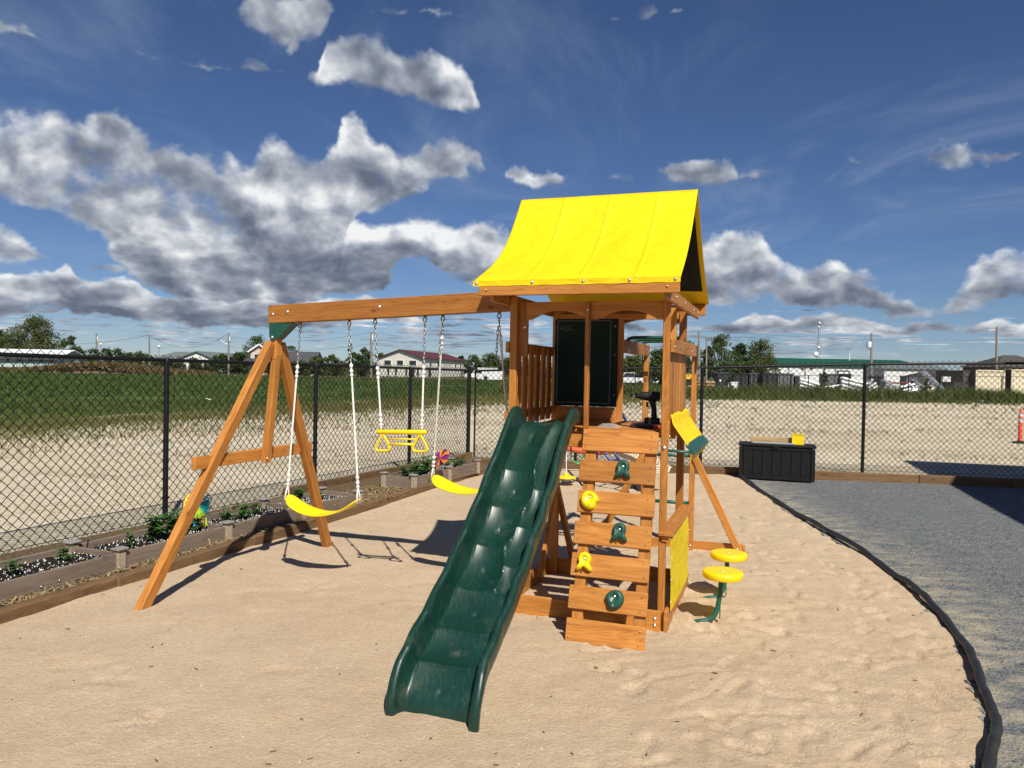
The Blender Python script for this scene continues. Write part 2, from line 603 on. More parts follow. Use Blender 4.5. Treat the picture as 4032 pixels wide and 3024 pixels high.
maroon_roof = simple('maroon_roof', (.095, .030, .038), .7, 0, .12, .5, spec=.15)
green_roof = simple('green_roof', (.014, .075, .048), .7, 0, .12, .5, spec=.15)
grey_roof = simple('grey_roof', (.14, .16, .155), .6, 0, .10, .6)
dark_roof = simple('dark_shingles', (.055, .056, .060), .8, 0, .2, 1.5)
brown_roof = simple('brown_shingles', (.060, .052, .045), .8, 0, .2, 1.5)
white_roof = simple('white_metal_roof', (.74, .75, .77), .4, 0, .05, .7)
trim_white = simple('white_trim', (.76, .76, .74), .5, 0, .04, 2)
glass_dark = simple('window_glass', (.035, .045, .05), .12, 0, .2, 1)
door_dark = simple('dark_door', (.05, .04, .04), .6, 0, .2, 1)
container_mat = simple('cream_container', (.66, .60, .44), .55, 0, .08, .8)
container_end = simple('olive_container', (.17, .14, .07), .6, 0, .2, .8)
container_grey = simple('grey_container', (.075, .068, .062), .6, 0, .2, .8)
crate_black = simple('black_steel_box', (.018, .020, .022), .55, 0, .3, 1.5)
crate_grey = simple('grey_steel_box', (.10, .105, .11), .6, 0, .2, 1.5)
alu = simple('aluminium_pipe', (.60, .62, .63), .45, .7, .15, 1.5)
rust = simple('rusty_steel', (.16, .055, .035), .75, 0, .3, 2)
purple_tarp = simple('purple_tarp', (.055, .035, .055), .7, 0, .3, 2)
truck_white = simple('white_car_paint', (.70, .71, .72), .25, 0, .04, 1, coat=.5)
tyre_mat = simple('tyre_rubber', (.015, .015, .015), .8, 0, .2, 4)
machine_yellow = simple('machine_yellow', (.62, .40, .02), .5, 0, .1, 1)
wire_mat = simple('overhead_wire', (.05, .055, .06), .6, 0, .1, 1)
grey_metal = simple('grey_metal', (.35, .36, .37), .45, .5, .1, 2)
bark = wood('bark', (.05, .042, .033), (.115, .098, .078), (.20, .175, .145), .95, False, .5)
bark2 = simple('far_bark', (.10, .088, .072), .9, 0, .3, 2)


def fabric(name, c, transl=.35, seam=None):
    m, n, b, o = new_mat(name)
    tc = n.n('ShaderNodeTexCoord').outputs['Object']
    nz_ = n.noise(tc, 3.0, 4, .55)
    c0 = n.ramp(nz_, [(.3, tuple(x * .93 for x in c)), (.7, c)])
    setp(n, b, col=c0, rough=.55, spec=.3)
    w1 = n.noise(n.vm('MULTIPLY', tc, (1, 1, 2.2)), 3.2, 4, .5, 1.5)
    w2 = n.noise(tc, 420, 2, .5)
    bump(n, b, n.m('ADD', w1, n.m('MULTIPLY', w2, .012)), .55, .04)
    tl = n.n('ShaderNodeBsdfTranslucent')
    n.put(tl.inputs[0], c0)
    mx = n.n('ShaderNodeMixShader')
    mx.inputs[0].default_value = transl
    n.nt.links.new(b.outputs[0], mx.inputs[1])
    n.nt.links.new(tl.outputs[0], mx.inputs[2])
    n.nt.links.new(mx.outputs[0], o.inputs[0])
    return m


canopy_mat = fabric('yellow_vinyl', (.90, .61, .003), .05)
mesh_yellow = fabric('yellow_mesh_fabric', (.80, .62, .01), .12)


def leafmat(name, c1, c2, c3=None, tr=.35, sc=.55):
    m, n, b, o = new_mat(name)
    tc = n.n('ShaderNodeNewGeometry').outputs['Position']
    r = n.n('ShaderNodeNewGeometry').outputs['Random Per Island']
    f = n.m('ADD', n.m('MULTIPLY', n.noise(tc, sc, 3, .6), .6), n.m('MULTIPLY', r, .4))
    stops = [(.28, c1), (.68, c2)]
    if c3:
        stops.append((.86, c3))
    c0 = n.ramp(f, stops)
    setp(n, b, col=c0, rough=.6, spec=.25)
    tl = n.n('ShaderNodeBsdfTranslucent')
    n.put(tl.inputs[0], c0)
    mx = n.n('ShaderNodeMixShader')
    mx.inputs[0].default_value = tr * .7
    n.nt.links.new(b.outputs[0], mx.inputs[1])
    n.nt.links.new(tl.outputs[0], mx.inputs[2])
    n.nt.links.new(mx.outputs[0], o.inputs[0])
    return m


leaf_a = leafmat('leaf_cottonwood', (.035, .062, .016), (.088, .125, .034), (.14, .16, .05))
leaf_b = leafmat('leaf_dark', (.024, .046, .012), (.060, .095, .026), (.10, .125, .035))
leaf_c = leafmat('leaf_olive', (.045, .062, .018), (.105, .125, .036), (.16, .16, .05))
veg_leaf = leafmat('leaf_vegetable', (.030, .085, .018), (.075, .165, .038), (.12, .21, .055), .35, 9)
grass_mat = leafmat('grass_blades', (.042, .074, .016), (.085, .122, .028), (.19, .175, .060), .35, .10)
weed_mat = leafmat('weed_blades', (.060, .082, .022), (.130, .155, .046), (.24, .215, .10))
dry_mat = leafmat('dry_grass', (.11, .080, .035), (.20, .145, .065), (.27, .21, .10))

# ------------------------------------------------------------------ ground
TILT = R(-19.5)
TC = Vector((.964, 4.816, 0))              # front right foot of the tower
TU = Vector((math.cos(TILT), math.sin(TILT), 0))
TV = Vector((-math.sin(TILT), math.cos(TILT), 0))
TZ = Vector((0, 0, 1))


def T(u, v, z=0.0):                        # tower coordinates -> world
    return TC + TU * u + TV * v + TZ * z


def vnoise(x, y, seed):
    """smooth value noise on arrays"""
    r = np.random.default_rng(seed)
    tab = r.random((256, 256))
    xi, yi = np.floor(x).astype(int), np.floor(y).astype(int)
    fx, fy = x - xi, y - yi
    fx, fy = fx * fx * (3 - 2 * fx), fy * fy * (3 - 2 * fy)
    g = lambda a, b: tab[a % 256, b % 256]
    return (g(xi, yi) * (1 - fx) + g(xi + 1, yi) * fx) * (1 - fy) + (g(xi, yi + 1) * (1 - fx) + g(xi + 1, yi + 1) * fx) * fy - .5


def fbm(x, y, seed, octv=4, gain=.5):
    s, a = 0, 1.0
    for i in range(octv):
        s = s + a * vnoise(x * 2 ** i + 17.3 * i, y * 2 ** i - 9.1 * i, seed + i)
        a *= gain
    return s


def inside(poly, x, y):
    poly = np.asarray(poly)
    r = np.zeros(x.shape, bool)
    j = len(poly) - 1
    for i in range(len(poly)):
        xi, yi = poly[i]
        xj, yj = poly[j]
        c = ((yi > y) != (yj > y)) & (x < (xj - xi) * (y - yi) / (yj - yi + 1e-12) + xi)
        r ^= c
        j = i
    return r


def smooth_curve(pts, n=8):
    pts = [Vector(p) for p in pts]
    out = []
    for i in range(len(pts) - 1):
        p0, p1, p2, p3 = pts[max(i - 1, 0)], pts[i], pts[i + 1], pts[min(i + 2, len(pts) - 1)]
        for k in range(n):
            t = k / n
            out.append(.5 * ((2 * p1) + (p2 - p0) * t + (2 * p0 - 5 * p1 + 4 * p2 - p3) * t * t + (3 * p1 - p0 - 3 * p2 + p3) * t ** 3))
    out.append(pts[-1])
    return out


EDGE = [(3.62, 12.36), (3.53, 11.5), (3.45, 10.62), (3.32, 8.96), (3.26, 8.03), (3.21, 6.95), (3.14, 6.42), (3.07, 5.9), (2.99, 5.53), (2.91, 5.17), (2.73, 4.6),
        (2.58, 4.25), (2.44, 3.95), (2.32, 3.67), (2.21, 3.47), (2.03, 3.22), (1.85, 2.98), (1.62, 2.7), (1.4, 2.3), (1.25, 1.8), (1.2, 1.0), (1.25, -1.0)]
edge_c = smooth_curve([(x, y, 0) for x, y in EDGE], 8)
edge_xy = [(p.x, p.y) for p in edge_c]
TIMB0, TIMB1 = Vector((-3.98, 2.1, 0)), Vector((-.46, 11.80, 0))       # front foot of the left timbers
BACK0, BACK1 = Vector((-.46, 13.00, 0)), Vector((13.4, 10.55, 0))      # front foot of the back timbers


def back_y(x):
    return BACK0.y + (x - BACK0.x) * (BACK1.y - BACK0.y) / (BACK1.x - BACK0.x)


sand_poly = [(x + .03, y) for x, y in edge_xy] + [(-5.2, -1.0), (TIMB0.x - .04, TIMB0.y), (TIMB1.x - .04, TIMB1.y), (BACK0.x - .04, BACK0.y + .03), (3.66, back_y(3.66) + .03)]

# --- sand -----------------------------------------------------------------
ys = [-1.0]
while ys[-1] < 13.2:
    y = ys[-1]
    ys.append(y + (.12 if y < 2.4 else max(.0058 * y, .012)))
ys = np.array(ys)
xs = np.arange(-5.2, 3.8, .0185)
X, Y = np.meshgrid(xs, ys)
Z = .030 * fbm(X * .55, Y * .55, 5, 3) + .013 * fbm(X * 3.1, Y * 3.1, 9, 3)
right = np.clip((X - (.15 + .08 * Y) + .9) / 1.6, 0, 1)                 # the trodden side
Z += right * .007 * fbm(X * 9, Y * 9, 21, 3) + (.0022 + .0050 * right) * fbm(X * 21, Y * 21, 31, 2)
Z += right * .007 * np.abs(fbm(X * 5.2 + 2 * fbm(X * 2, Y * 2, 3, 2), Y * 5.2, 41, 2))


def stamp(cx, cy, ang, L, Wd, depth):
    x0, x1 = np.searchsorted(xs, [cx - .3, cx + .3])
    y0, y1 = np.searchsorted(ys, [cy - .3, cy + .3])
    if x1 - x0 < 3 or y1 - y0 < 3:
        return
    xx, yy = X[y0:y1, x0:x1] - cx, Y[y0:y1, x0:x1] - cy
    c, s = math.cos(ang), math.sin(ang)
    a, b = xx * c + yy * s, -xx * s + yy * c
    waist = 1 - .28 * np.exp(-((a + .1 * L) / (.18 * L)) ** 2)
    q = (a / (L / 2)) ** 4 + (b / (Wd / 2 * waist)) ** 2
    dep = -depth / (1 + q ** 4) * (1 + .5 * a / L + .25 * np.sin(a * 160))
    rim = .6 * depth * np.exp(-((np.sqrt(q) - 1.28) / .2) ** 2) * (.6 + .4 * np.sin(a * 30))
    Z[y0:y1, x0:x1] += dep + rim


for i in range(300):
    t = rng.random()
    y = 3.0 + 8.5 * rng.random() ** 1.25
    xr = np.interp(-y, [-p[1] for p in edge_xy], [p[0] for p in edge_xy])
    xl = .15 + .07 * y
    stamp(xl + (xr - xl) * rng.random() ** .8 - .05, y, rng.normal(1.2, .9), rng.uniform(.12, .27), rng.uniform(.06, .10), rng.uniform(.006, .016))
for i in range(46):
    stamp(rng.uniform(-2.6, .2), rng.uniform(3.0, 9), rng.normal(1.0, 1.0), rng.uniform(.2, .3), .11, rng.uniform(.002, .006))
# dug-up clods beside the stools and under the slide's right side
pd = T(.22, .38)
dd = np.exp(-(((X - pd.x) / .34) ** 2 + ((Y - pd.y) / .42) ** 2))
Z += dd * (.035 * fbm(X * 11, Y * 11, 61, 4, .7) + .012)
pd = G(560, 2840)
dd = np.exp(-(((X - pd.x) / .09) ** 2 + ((Y - pd.y) / .10) ** 2))
Z += dd * .045 * (fbm(X * 16, Y * 16, 71, 3, .7) - .15)
for hu, hv in ((-2.55, -.05), (-1.5, .1)):
    pd = T(hu, hv)
    dd = np.exp(-(((X - pd.x) / .40) ** 2 + ((Y - pd.y) / .30) ** 2))
    Z += dd * (-.020 + .016 * fbm(X * 8, Y * 8, 63, 4, .65))
# long drag marks
for q in range(26):
    x0, y0 = rng.uniform(.6, 2.6), rng.uniform(3.2, 8.5)
    an, ln_ = rng.normal(.5, .8), rng.uniform(.25, .8)
    a = (X - x0) * math.cos(an) + (Y - y0) * math.sin(an)
    b = -(X - x0) * math.sin(an) + (Y - y0) * math.cos(an) + .05 * np.sin(a * 5 + q)
    w = np.exp(-(a / (ln_ / 2)) ** 4)
    Z += w * (-.007 * np.exp(-(b / .022) ** 2) + .0045 * np.exp(-((b - .042) / .018) ** 2))
# the sand thins out against its borders
ex = np.interp(-Y, [-p[1] for p in edge_xy], [p[0] for p in edge_xy])
near = np.clip((ex + .02 - X) / .30, 0, 1)
Z -= (1 - near) ** 2 * .012
Z = np.clip(Z, -.028, .06)


def sand_z(x, y):
    i = int(np.clip(np.searchsorted(ys, y), 1, len(ys) - 1))
    j = int(np.clip(np.searchsorted(xs, x), 1, len(xs) - 1))
    return float(Z[i, j])


def grid_faces(ny, nx, keep):
    idx = np.arange(ny * nx).reshape(ny, nx)
    q = np.stack([idx[:-1, :-1], idx[:-1, 1:], idx[1:, 1:], idx[1:, :-1]], -1)
    return q[keep]


def compact(v, f):
    used = np.unique(f)
    mp = np.full(len(v), -1)
    mp[used] = np.arange(len(used))
    return v[used], mp[f]


cx_, cy_ = (X[:-1, :-1] + X[1:, 1:]) / 2, (Y[:-1, :-1] + Y[1:, 1:]) / 2
sv, sf = compact(np.stack([X, Y, Z], -1).reshape(-1, 3), grid_faces(len(ys), len(xs), inside(sand_poly, cx_, cy_)))

m, n, b, o = new_mat('playground_sand')
tc = n.n('ShaderNodeNewGeometry').outputs['Position']
f1 = n.noise(tc, .9, 4, .55)
f2 = n.noise(tc, 7, 5, .65)
f3 = n.noise(tc, 120, 4, .8)
c = n.ramp(n.m('ADD', n.m('MULTIPLY', f1, .5), n.m('MULTIPLY', f2, .5)), [(.32, (.57, .425, .275)), (.5, (.645, .495, .335)), (.70, (.70, .56, .39))])
c = n.mix(n.mapr(f3, .30, .62, .50, 0), c, (.25, .175, .11))
c = n.mix(n.mapr(n.noise(tc, 34, 5, .75), .36, .60, .26, 0), c, (.31, .225, .15))
peb = n.n('ShaderNodeTexVoronoi')
peb.inputs['Scale'].default_value = 26
n.put(peb.inputs['Vector'], tc)
spc = n.n('ShaderNodeSeparateColor')
n.put(spc.inputs[0], peb.outputs['Color'])
wh = n.m('MULTIPLY', n.mapr(peb.outputs['Distance'], .06, .10, 1, 0), n.m('GREATER_THAN', spc.outputs[0], .90))
dk = n.m('MULTIPLY', n.mapr(peb.outputs['Distance'], .05, .09, 1, 0), n.m('LESS_THAN', spc.outputs[1], .10))
c = n.mix(wh, c, (.70, .64, .54))
c = n.mix(dk, c, (.13, .09, .06))
setp(n, b, col=c, rough=.95, spec=.15)
bh = n.m('ADD', n.m('MULTIPLY', n.noise(tc, 55, 5, .7), .8), n.m('MULTIPLY', f3, .35))
bump(n, b, bh, .9, .018)
sand_mat = m
so = mesh_np('sand', sv, sf, sand_mat, smooth=True)
tag(so, 'tan play sand with footprints under the playset', 'sand', kind='structure')

# --- grey gravel pad --------------------------------------------------------
gx = np.arange(1.1, 15.0, .05)
gy = np.arange(-3.0, 12.6, .05)
GX, GY = np.meshgrid(gx, gy)
GZ = -.012 + .012 * fbm(GX * .8, GY * .8, 81, 3) + .006 * fbm(GX * 9, GY * 9, 83, 2)
gcx, gcy = (GX[:-1, :-1] + GX[1:, 1:]) / 2, (GY[:-1, :-1] + GY[1:, 1:]) / 2
gex = np.interp(-gcy, [-p[1] for p in edge_xy], [p[0] for p in edge_xy])
keep = (gcx > gex - .03) & (gcy < BACK0.y + (gcx - BACK0.x) * (BACK1.y - BACK0.y) / (BACK1.x - BACK0.x) + .03)
gv, gf = compact(np.stack([GX, GY, GZ], -1).reshape(-1, 3), grid_faces(len(gy), len(gx), keep))
m, n, b, o = new_mat('grey_gravel')
tc = n.n('ShaderNodeNewGeometry').outputs['Position']
at = n.n('ShaderNodeAttribute')
at.attribute_name = 'dust'
v1 = n.n('ShaderNodeTexVoronoi')
v1.inputs['Scale'].default_value = 60
n.put(v1.inputs['Vector'], tc)
f = n.m('ADD', n.m('MULTIPLY', v1.outputs['Distance'], .35), n.m('MULTIPLY', n.noise(n.vm('MULTIPLY', tc, (.6, 1.0, 1)), 30, 5, .7), .65))
c = n.ramp(f, [(.30, (.040, .045, .050)), (.47, (.105, .115, .122)), (.63, (.195, .205, .212)), (.80, (.33, .335, .33))])
c = n.mix(n.mapr(n.noise(tc, 1.4, 4, .6), .42, .7, 0, .35), c, (.13, .145, .15))
dn = n.m('MULTIPLY', n.m('ADD', at.outputs['Fac'], .13), n.mapr(n.noise(n.vm('MULTIPLY', tc, (.8, 1.4, 1)), 5, 6, .7), .40, .66, 0, 1))
c = n.mix(n.m('MINIMUM', dn, .85), c, (.42, .36, .26))
setp(n, b, col=c, rough=.9, spec=.25)
bump(n, b, n.m('ADD', n.noise(tc, 70, 4, .7), n.m('MULTIPLY', v1.outputs['Distance'], .6)), .9, .012)
gro = mesh_np('gravel_pad', gv, gf, m, smooth=True)
dist = np.clip(1.0 - (gv[:, 0] - np.interp(-gv[:, 1], [-p[1] for p in edge_xy], [p[0] for p in edge_xy])) / .75, 0, 1)
at_ = gro.data.attributes.new('dust', 'FLOAT', 'POINT')
at_.data.foreach_set('value', dist.astype(np.float32))
tag(gro, 'dark grey crushed gravel beside the sand', 'gravel', kind='structure')

# --- pale limestone lot to the horizon ---------------------------------------
m, n, b, o = new_mat('limestone_lot')
tc = n.n('ShaderNodeNewGeometry').outputs['Position']
f1 = n.noise(n.vm('MULTIPLY', tc, (.5, 1.0, 1)), .35, 5, .6)
f2 = n.noise(n.vm('MULTIPLY', tc, (1.0, 1.1, 1)), 11, 6, .8)
c = n.ramp(f1, [(.3, (.53, .445, .315)), (.5, (.62, .535, .395)), (.7, (.68, .61, .475))])
c = n.mix(n.mapr(f2, .49, .63, 0, .72), c, (.25, .205, .14))
c = n.mix(n.mapr(n.noise(tc, 26, 3, .7), .55, .63, 0, .60), c, (.14, .125, .085))
c = n.mix(n.mapr(n.noise(n.vm('MULTIPLY', tc, (.35, 1.6, 1)), .55, 5, .65), .57, .70, 0, .40), c, (.27, .24, .165))
sx = n.n('ShaderNodeSeparateXYZ')
n.put(sx.inputs[0], n.vm('ADD', tc, n.vm('SCALE', n.vm('SUBTRACT', n.noise(tc, .12, 2, .5, out=1), (.5, .5, .5)), 7.0)))
trk = n.m('ABSOLUTE', n.m('SUBTRACT', n.m('FRACT', n.m('MULTIPLY', sx.outputs[1], .105)), .5))
trk = n.m('MULTIPLY', n.mapr(trk, .0, .045, 1, 0, True), n.mapr(n.noise(tc, .3, 4, .6), .42, .62, 0, 1))
c = n.mix(n.m('MULTIPLY', trk, .45), c, (.30, .255, .18))
grs = n.m('MULTIPLY', n.mapr(n.noise(n.vm('MULTIPLY', tc, (.5, 1.2, 1)), .42, 5, .65), .54, .66, 0, 1), n.mapr(n.noise(tc, 6, 4, .7), .42, .58, 0, .75))
c = n.mix(grs, c, (.165, .165, .075))
setp(n, b, col=c, rough=.95, spec=.1)
bump(n, b, f2, .8, .03)
lot_mat = m
S = 3000
lot = mesh_np('ground', [(-S, -S, -.034), (S, -S, -.034), (S, S, -.034), (-S, S, -.034)], [(0, 1, 2, 3)], lot_mat)
tag(lot, 'pale limestone lot beyond the fence', 'ground', kind='structure')

# --- grass field on the left ----------------------------------------------------
NEARB = [(-120, 3), (-40, 8), (-16, 13.5), (-12.6, 17.6), (-10.5, 23), (-8.6, 28.5), (-6, 34), (-3, 40), (0, 45.5), (5, 48.5), (11, 49.5), (18, 51)]
nb = np.array(NEARB)


def near_y(x):
    return np.interp(x, nb[:, 0], nb[:, 1])


bx = np.concatenate([np.arange(-120, -20, 2.0), np.arange(-20, 18.01, .35)])
by = near_y(bx) + 7.0 + 5.0 * fbm(bx * .9, bx * .2, 101, 4, .6)
fv = [(x, y, -.028) for x, y in zip(bx, by)] + [(24, 130, -.028), (-260, 130, -.028), (-260, 4, -.028)]
m, n, b, o = new_mat('field_grass_ground')
tc = n.n('ShaderNodeNewGeometry').outputs['Position']
f1 = n.noise(n.vm('MULTIPLY', tc, (.4, 1.2, 1)), .22, 5, .62)
c = n.ramp(f1, [(.30, (.036, .075, .015)), (.48, (.062, .108, .022)), (.62, (.115, .145, .040)), (.75, (.19, .18, .075))])
setp(n, b, col=c, rough=.95, spec=.1)
bump(n, b, n.noise(tc, 3.0, 6, .75), 1.0, .15)
fo = mesh_np('grass_field', fv, [tuple(range(len(fv)))], m)
tag(fo, 'green grass field behind the left fence', 'field', kind='structure')
m, n, b, o = new_mat('far_land')
tc = n.n('ShaderNodeNewGeometry').outputs['Position']
setp(n, b, col=n.ramp(n.noise(n.vm('MULTIPLY', tc, (.3, 1, 1)), .05, 5, .6), [(.3, (.055, .070, .025)), (.6, (.13, .115, .05)), (.8, (.2, .17, .09))]), rough=.95, spec=.1)
tag(mesh_np('far_land', [(-S, 130.1, -.024), (20, 130.1, -.024), (60, 112, -.024), (S, 112, -.024), (S, S, -.024), (-S, S, -.024)], [(0, 1, 2, 3, 4, 5)], m), 'dry grassland behind the houses', 'land', kind='structure')


def blades(name, label, pts, h, w, mat, lean=.35, seed=1, cat='grass', fork=1):
    r = np.random.default_rng(seed)
    pts = np.repeat(np.asarray(pts), fork, axis=0)
    k = len(pts)
    hh = (h if np.ndim(h) else np.full(k // fork, h))
    hh = np.repeat(hh, fork) * r.uniform(.55, 1.2, k)
    ww = np.repeat(w if np.ndim(w) else np.full(k // fork, w), fork) * r.uniform(.6, 1.3, k)
    a = r.uniform(0, 2 * np.pi, k)
    dx, dy = np.cos(a), np.sin(a)
    lx, ly = r.normal(0, lean, k) * hh, r.normal(0, lean, k) * hh
    v = np.empty((k, 3, 3))
    v[:, 0] = pts + np.stack([dx * ww / 2, dy * ww / 2, np.zeros(k)], -1)
    v[:, 1] = pts - np.stack([dx * ww / 2, dy * ww / 2, np.zeros(k)], -1)
    v[:, 2] = pts + np.stack([lx, ly, hh], -1)
    f = np.arange(3 * k).reshape(-1, 3)
    ob = mesh_np(name, v.reshape(-1, 3), f, mat)
    tag(ob, label, cat, kind='stuff')
    return ob


def field_pts(nmax, d0, d1, seed, edge=0.0):
    r = np.random.default_rng(seed)
    d = d0 * (d1 / d0) ** r.random(nmax)
    x = d * r.uniform(-1.0, .42, nmax)
    ok = (d > near_y(x) + edge + 7.0 * fbm(x * .25, d * .25, 7, 4, .6)) & (d < 131) & (x < 22)
    return np.stack([x[ok], d[ok], np.full(ok.sum(), -.03)], -1)


p = field_pts(185000, 12, 131, 3, -2.0)
sc_ = np.clip(p[:, 1] / 34, .45, 2.6)
keepn = (fbm(p[:, 0] * .16, p[:, 1] * .3, 55, 4) + rng.normal(0, .2, len(p)) > -.18) & (rng.random(len(p)) < np.clip((p[:, 1] - near_y(p[:, 0])) / 7 + .15, 0, 1))
p, sc_ = p[keepn], sc_[keepn]
blades('field_grass', 'green blades of the grass field', p, .17 * sc_ ** .55, .050 * sc_, grass_mat, .5, 4)
# thin scatter of weeds over the lot, and the rough strip that edges the field
r_ = np.random.default_rng(77)
k = 60000
d = 13.5 * (60 / 13.5) ** r_.random(k)
x = d * r_.uniform(-.8, .95, k)
ok = (d < near_y(np.clip(x, -120, 18)) + 4) & ((d > 14.5 - .15 * x) | (x < -1.5)) & ((x < -1.5 - (13.5 - d) * .42) | (d > 14))
ny_ = near_y(np.clip(x, -120, 18))
pr = .010 + .75 * np.exp(-np.clip(ny_ - d, 0, 99) / np.where(x < 12, 4.5, 1.0)) + .20 * (fbm(x * .22, d * .7, 91, 4, .6) > .30)
ok &= r_.random(k) < pr
p = np.stack([x[ok], d[ok], np.full(ok.sum(), -.036)], -1)
sc_ = np.clip(p[:, 1] / 25, .5, 2.2)
blades('lot_weeds', 'sparse weeds scattered over the limestone lot', p, .12 * sc_, .034 * sc_, weed_mat, .8, 5, 'weeds', 2)
# rough yellowish band where the field runs out on the stones
k = 170000
d = 13.0 * (54 / 13.0) ** r_.random(k)
x = d * r_.uniform(-.8, .2, k)
gap_ = d - near_y(np.clip(x, -120, 18)) - 5.0 * fbm(x * .3, d * .45, 93, 4, .6)
pr = np.where(gap_ > 0, np.exp(-gap_ / 4.0), .9 * np.exp(gap_ / 4.5))
ok = (r_.random(k) < pr) & (x < -1.5 - (13.5 - d) * .42) & (gap_ > -16)
p = np.stack([x[ok], d[ok], np.full(ok.sum(), -.036)], -1)
sc_ = np.clip(p[:, 1] / 24, .5, 2.0)
blades('rough_grass', 'rough yellowish grass fringe at the edge of the field', p, .16 * sc_ ** .7, .030 * sc_, leafmat('rough_grass', (.085, .085, .022), (.165, .155, .045), (.27, .22, .10), .35, .3), .6, 15, 'grass')
# tall weed strip on the right
k = 42000
x = r_.uniform(-1, 70, k)
dep = r_.random(k)
y = 50.0 + .12 * x + 7.5 * dep + 1.2 * fbm(x * .4, x * .1, 13, 3)
p = np.stack([x, y, np.full(k, -.04)], -1)
hgt = .86 * (1 + .9 * fbm(x * .35, y * .35, 19, 3)) * np.clip(.35 + dep * 3, 0, 1)
blades('tall_weeds', 'tall green weeds along the far edge of the lot', p, np.clip(hgt, .15, 1.4), .085, weed_mat, .35, 6, 'weeds')
# dry grass rise at the left end of the field
k = 9000
x = r_.uniform(-88, -52, k)
y = r_.uniform(124, 136, k)
zz = 1.7 * np.exp(-((x + 68) / 9) ** 2) + .25
blades('dry_grass', 'dry brown grass mound at the end of the field', np.stack([x, y, zz * .75 - .3], -1), .8, .35, dry_mat, .4, 8)
mx, my = np.meshgrid(np.linspace(-92, -48, 40), np.linspace(122, 140, 12))
mz = 1.9 * np.exp(-((mx + 68) / 9) ** 2 - ((my - 131) / 5) ** 2) + .35 * fbm(mx * .4, my * .4, 3, 3) - .25
idx_ = grid_faces(12, 40, np.ones((11, 39), bool))
tag(mesh_np('mound', np.stack([mx, my, mz], -1).reshape(-1, 3), idx_, simple('dry_earth', (.17, .12, .06), .95, 0, .3, .4), smooth=True), 'dry earth mound at the end of the field', 'mound', kind='structure')

# ------------------------------------------------------------------ playset
ps = thing('playset', 'cedar playset with yellow canopy, green wave slide, climbing wall and swing beam', 'playset', T(-.5, .5))


def bolt(p, nrm, r=.011, parent=None, name='bolt'):
    nrm = Vector(nrm).normalized()
    return MB().lathe([(r, 0), (r, .002), (r * .8, .004), (r * .45, .0075), (r * .1, .0085)], Vector(p), nrm, 10).build(name, steel, parent or ps, True, angle=40)


def hole_shade(p, nrm, r=.009, parent=None):  # black disc laid on the surface, stands for the shade inside a recess
    return MB().lathe([(r, 0), (r, .0012)], Vector(p), nrm, 10).build('recess_shade', tool_black, parent or ps)


def bd(name, a, b, w, t, wd, mat=cedar, parent=None, ch=.004):
    return board(name, T(*a), T(*b), w, t, wd, mat, parent or ps, ch)


# --- tower posts -------------------------------------------------------------
FRONT = -TV
for nm, u0, v0, z0, z1, wu, wv_ in (('post', -1.020, .020, -.08, 2.10, .050, .046), ('post', -.005, .022, -.08, 2.07, .042, .046),
                                    ('post', -1.012, 1.035, -.08, 2.08, .070, .046), ('post', -.030, 1.035, -.08, 2.07, .050, .068)):
    bd(nm, (u0, v0, z0), (u0, v0, z1), wv_, wu, TV)
# second ply of the front left post
bd('post', (-.968, .054, 1.70), (-.968, .054, 2.07), .072, .020, TU)
bd('post', (-.507, -.006, 1.145), (-.507, -.006, 2.060), .045, .028, TV)             # centre front
bolt(T(-.507, -.022, 2.005), FRONT, .012)
bolt(T(-.512, -.022, 1.195), FRONT, .012)
bd('post', (-.500, 1.02, 1.10), (-.500, 1.02, 2.05), .045, .045, TV)
bd('post', (-.030, .50, 1.20), (-.030, .50, 2.055), .050, .042, TV)
bolt(T(-.005, -.002, 1.135), FRONT, .013)
bolt(T(-.958, .0455, 1.90), FRONT, .013)

# --- arched headers front and back ---------------------------------------------


def header(v, zt, zb, rise, u0, u1, n_arch, thick, parent=ps):
    poly = [(u0, zt), (u0, zb)]
    span = (u1 - u0) / n_arch
    for a in range(n_arch):
        for k in range(1, 16):
            t = k / 16
            x = u0 + span * (a + t)
            e = .09
            s_ = 0 if t < e or t > 1 - e else math.sin(math.pi * (t - e) / (1 - 2 * e)) ** .75
            poly.append((x, zb + rise * s_))
        poly.append((u0 + span * (a + 1), zb))
    poly[-1] = (u1, zb)
    poly.append((u1, zt))
    mb = MB().prism([(p[0] - (u0 + u1) / 2, p[1] - zt) for p in poly], (0, 0, 0), (1, 0, 0), (0, 0, 1), (0, 1, 0), thick)
    M = Matrix(((TU.x, TV.x, 0, 0), (TU.y, TV.y, 0, 0), (0, 0, 1, 0), (0, 0, 0, 1)))
    M.translation = T((u0 + u1) / 2, v, zt)
    me = bpy.data.meshes.new('header')
    me.from_pydata(mb.v, [], mb.f)
    me.update()
    return link_mesh('header', me, cedar, parent, M)


header(.009, 2.062, 1.945, .058, -.932, -.028, 2, .026)
header(1.062, 2.075, 1.985, .035, -.975, -.058, 2, .026)

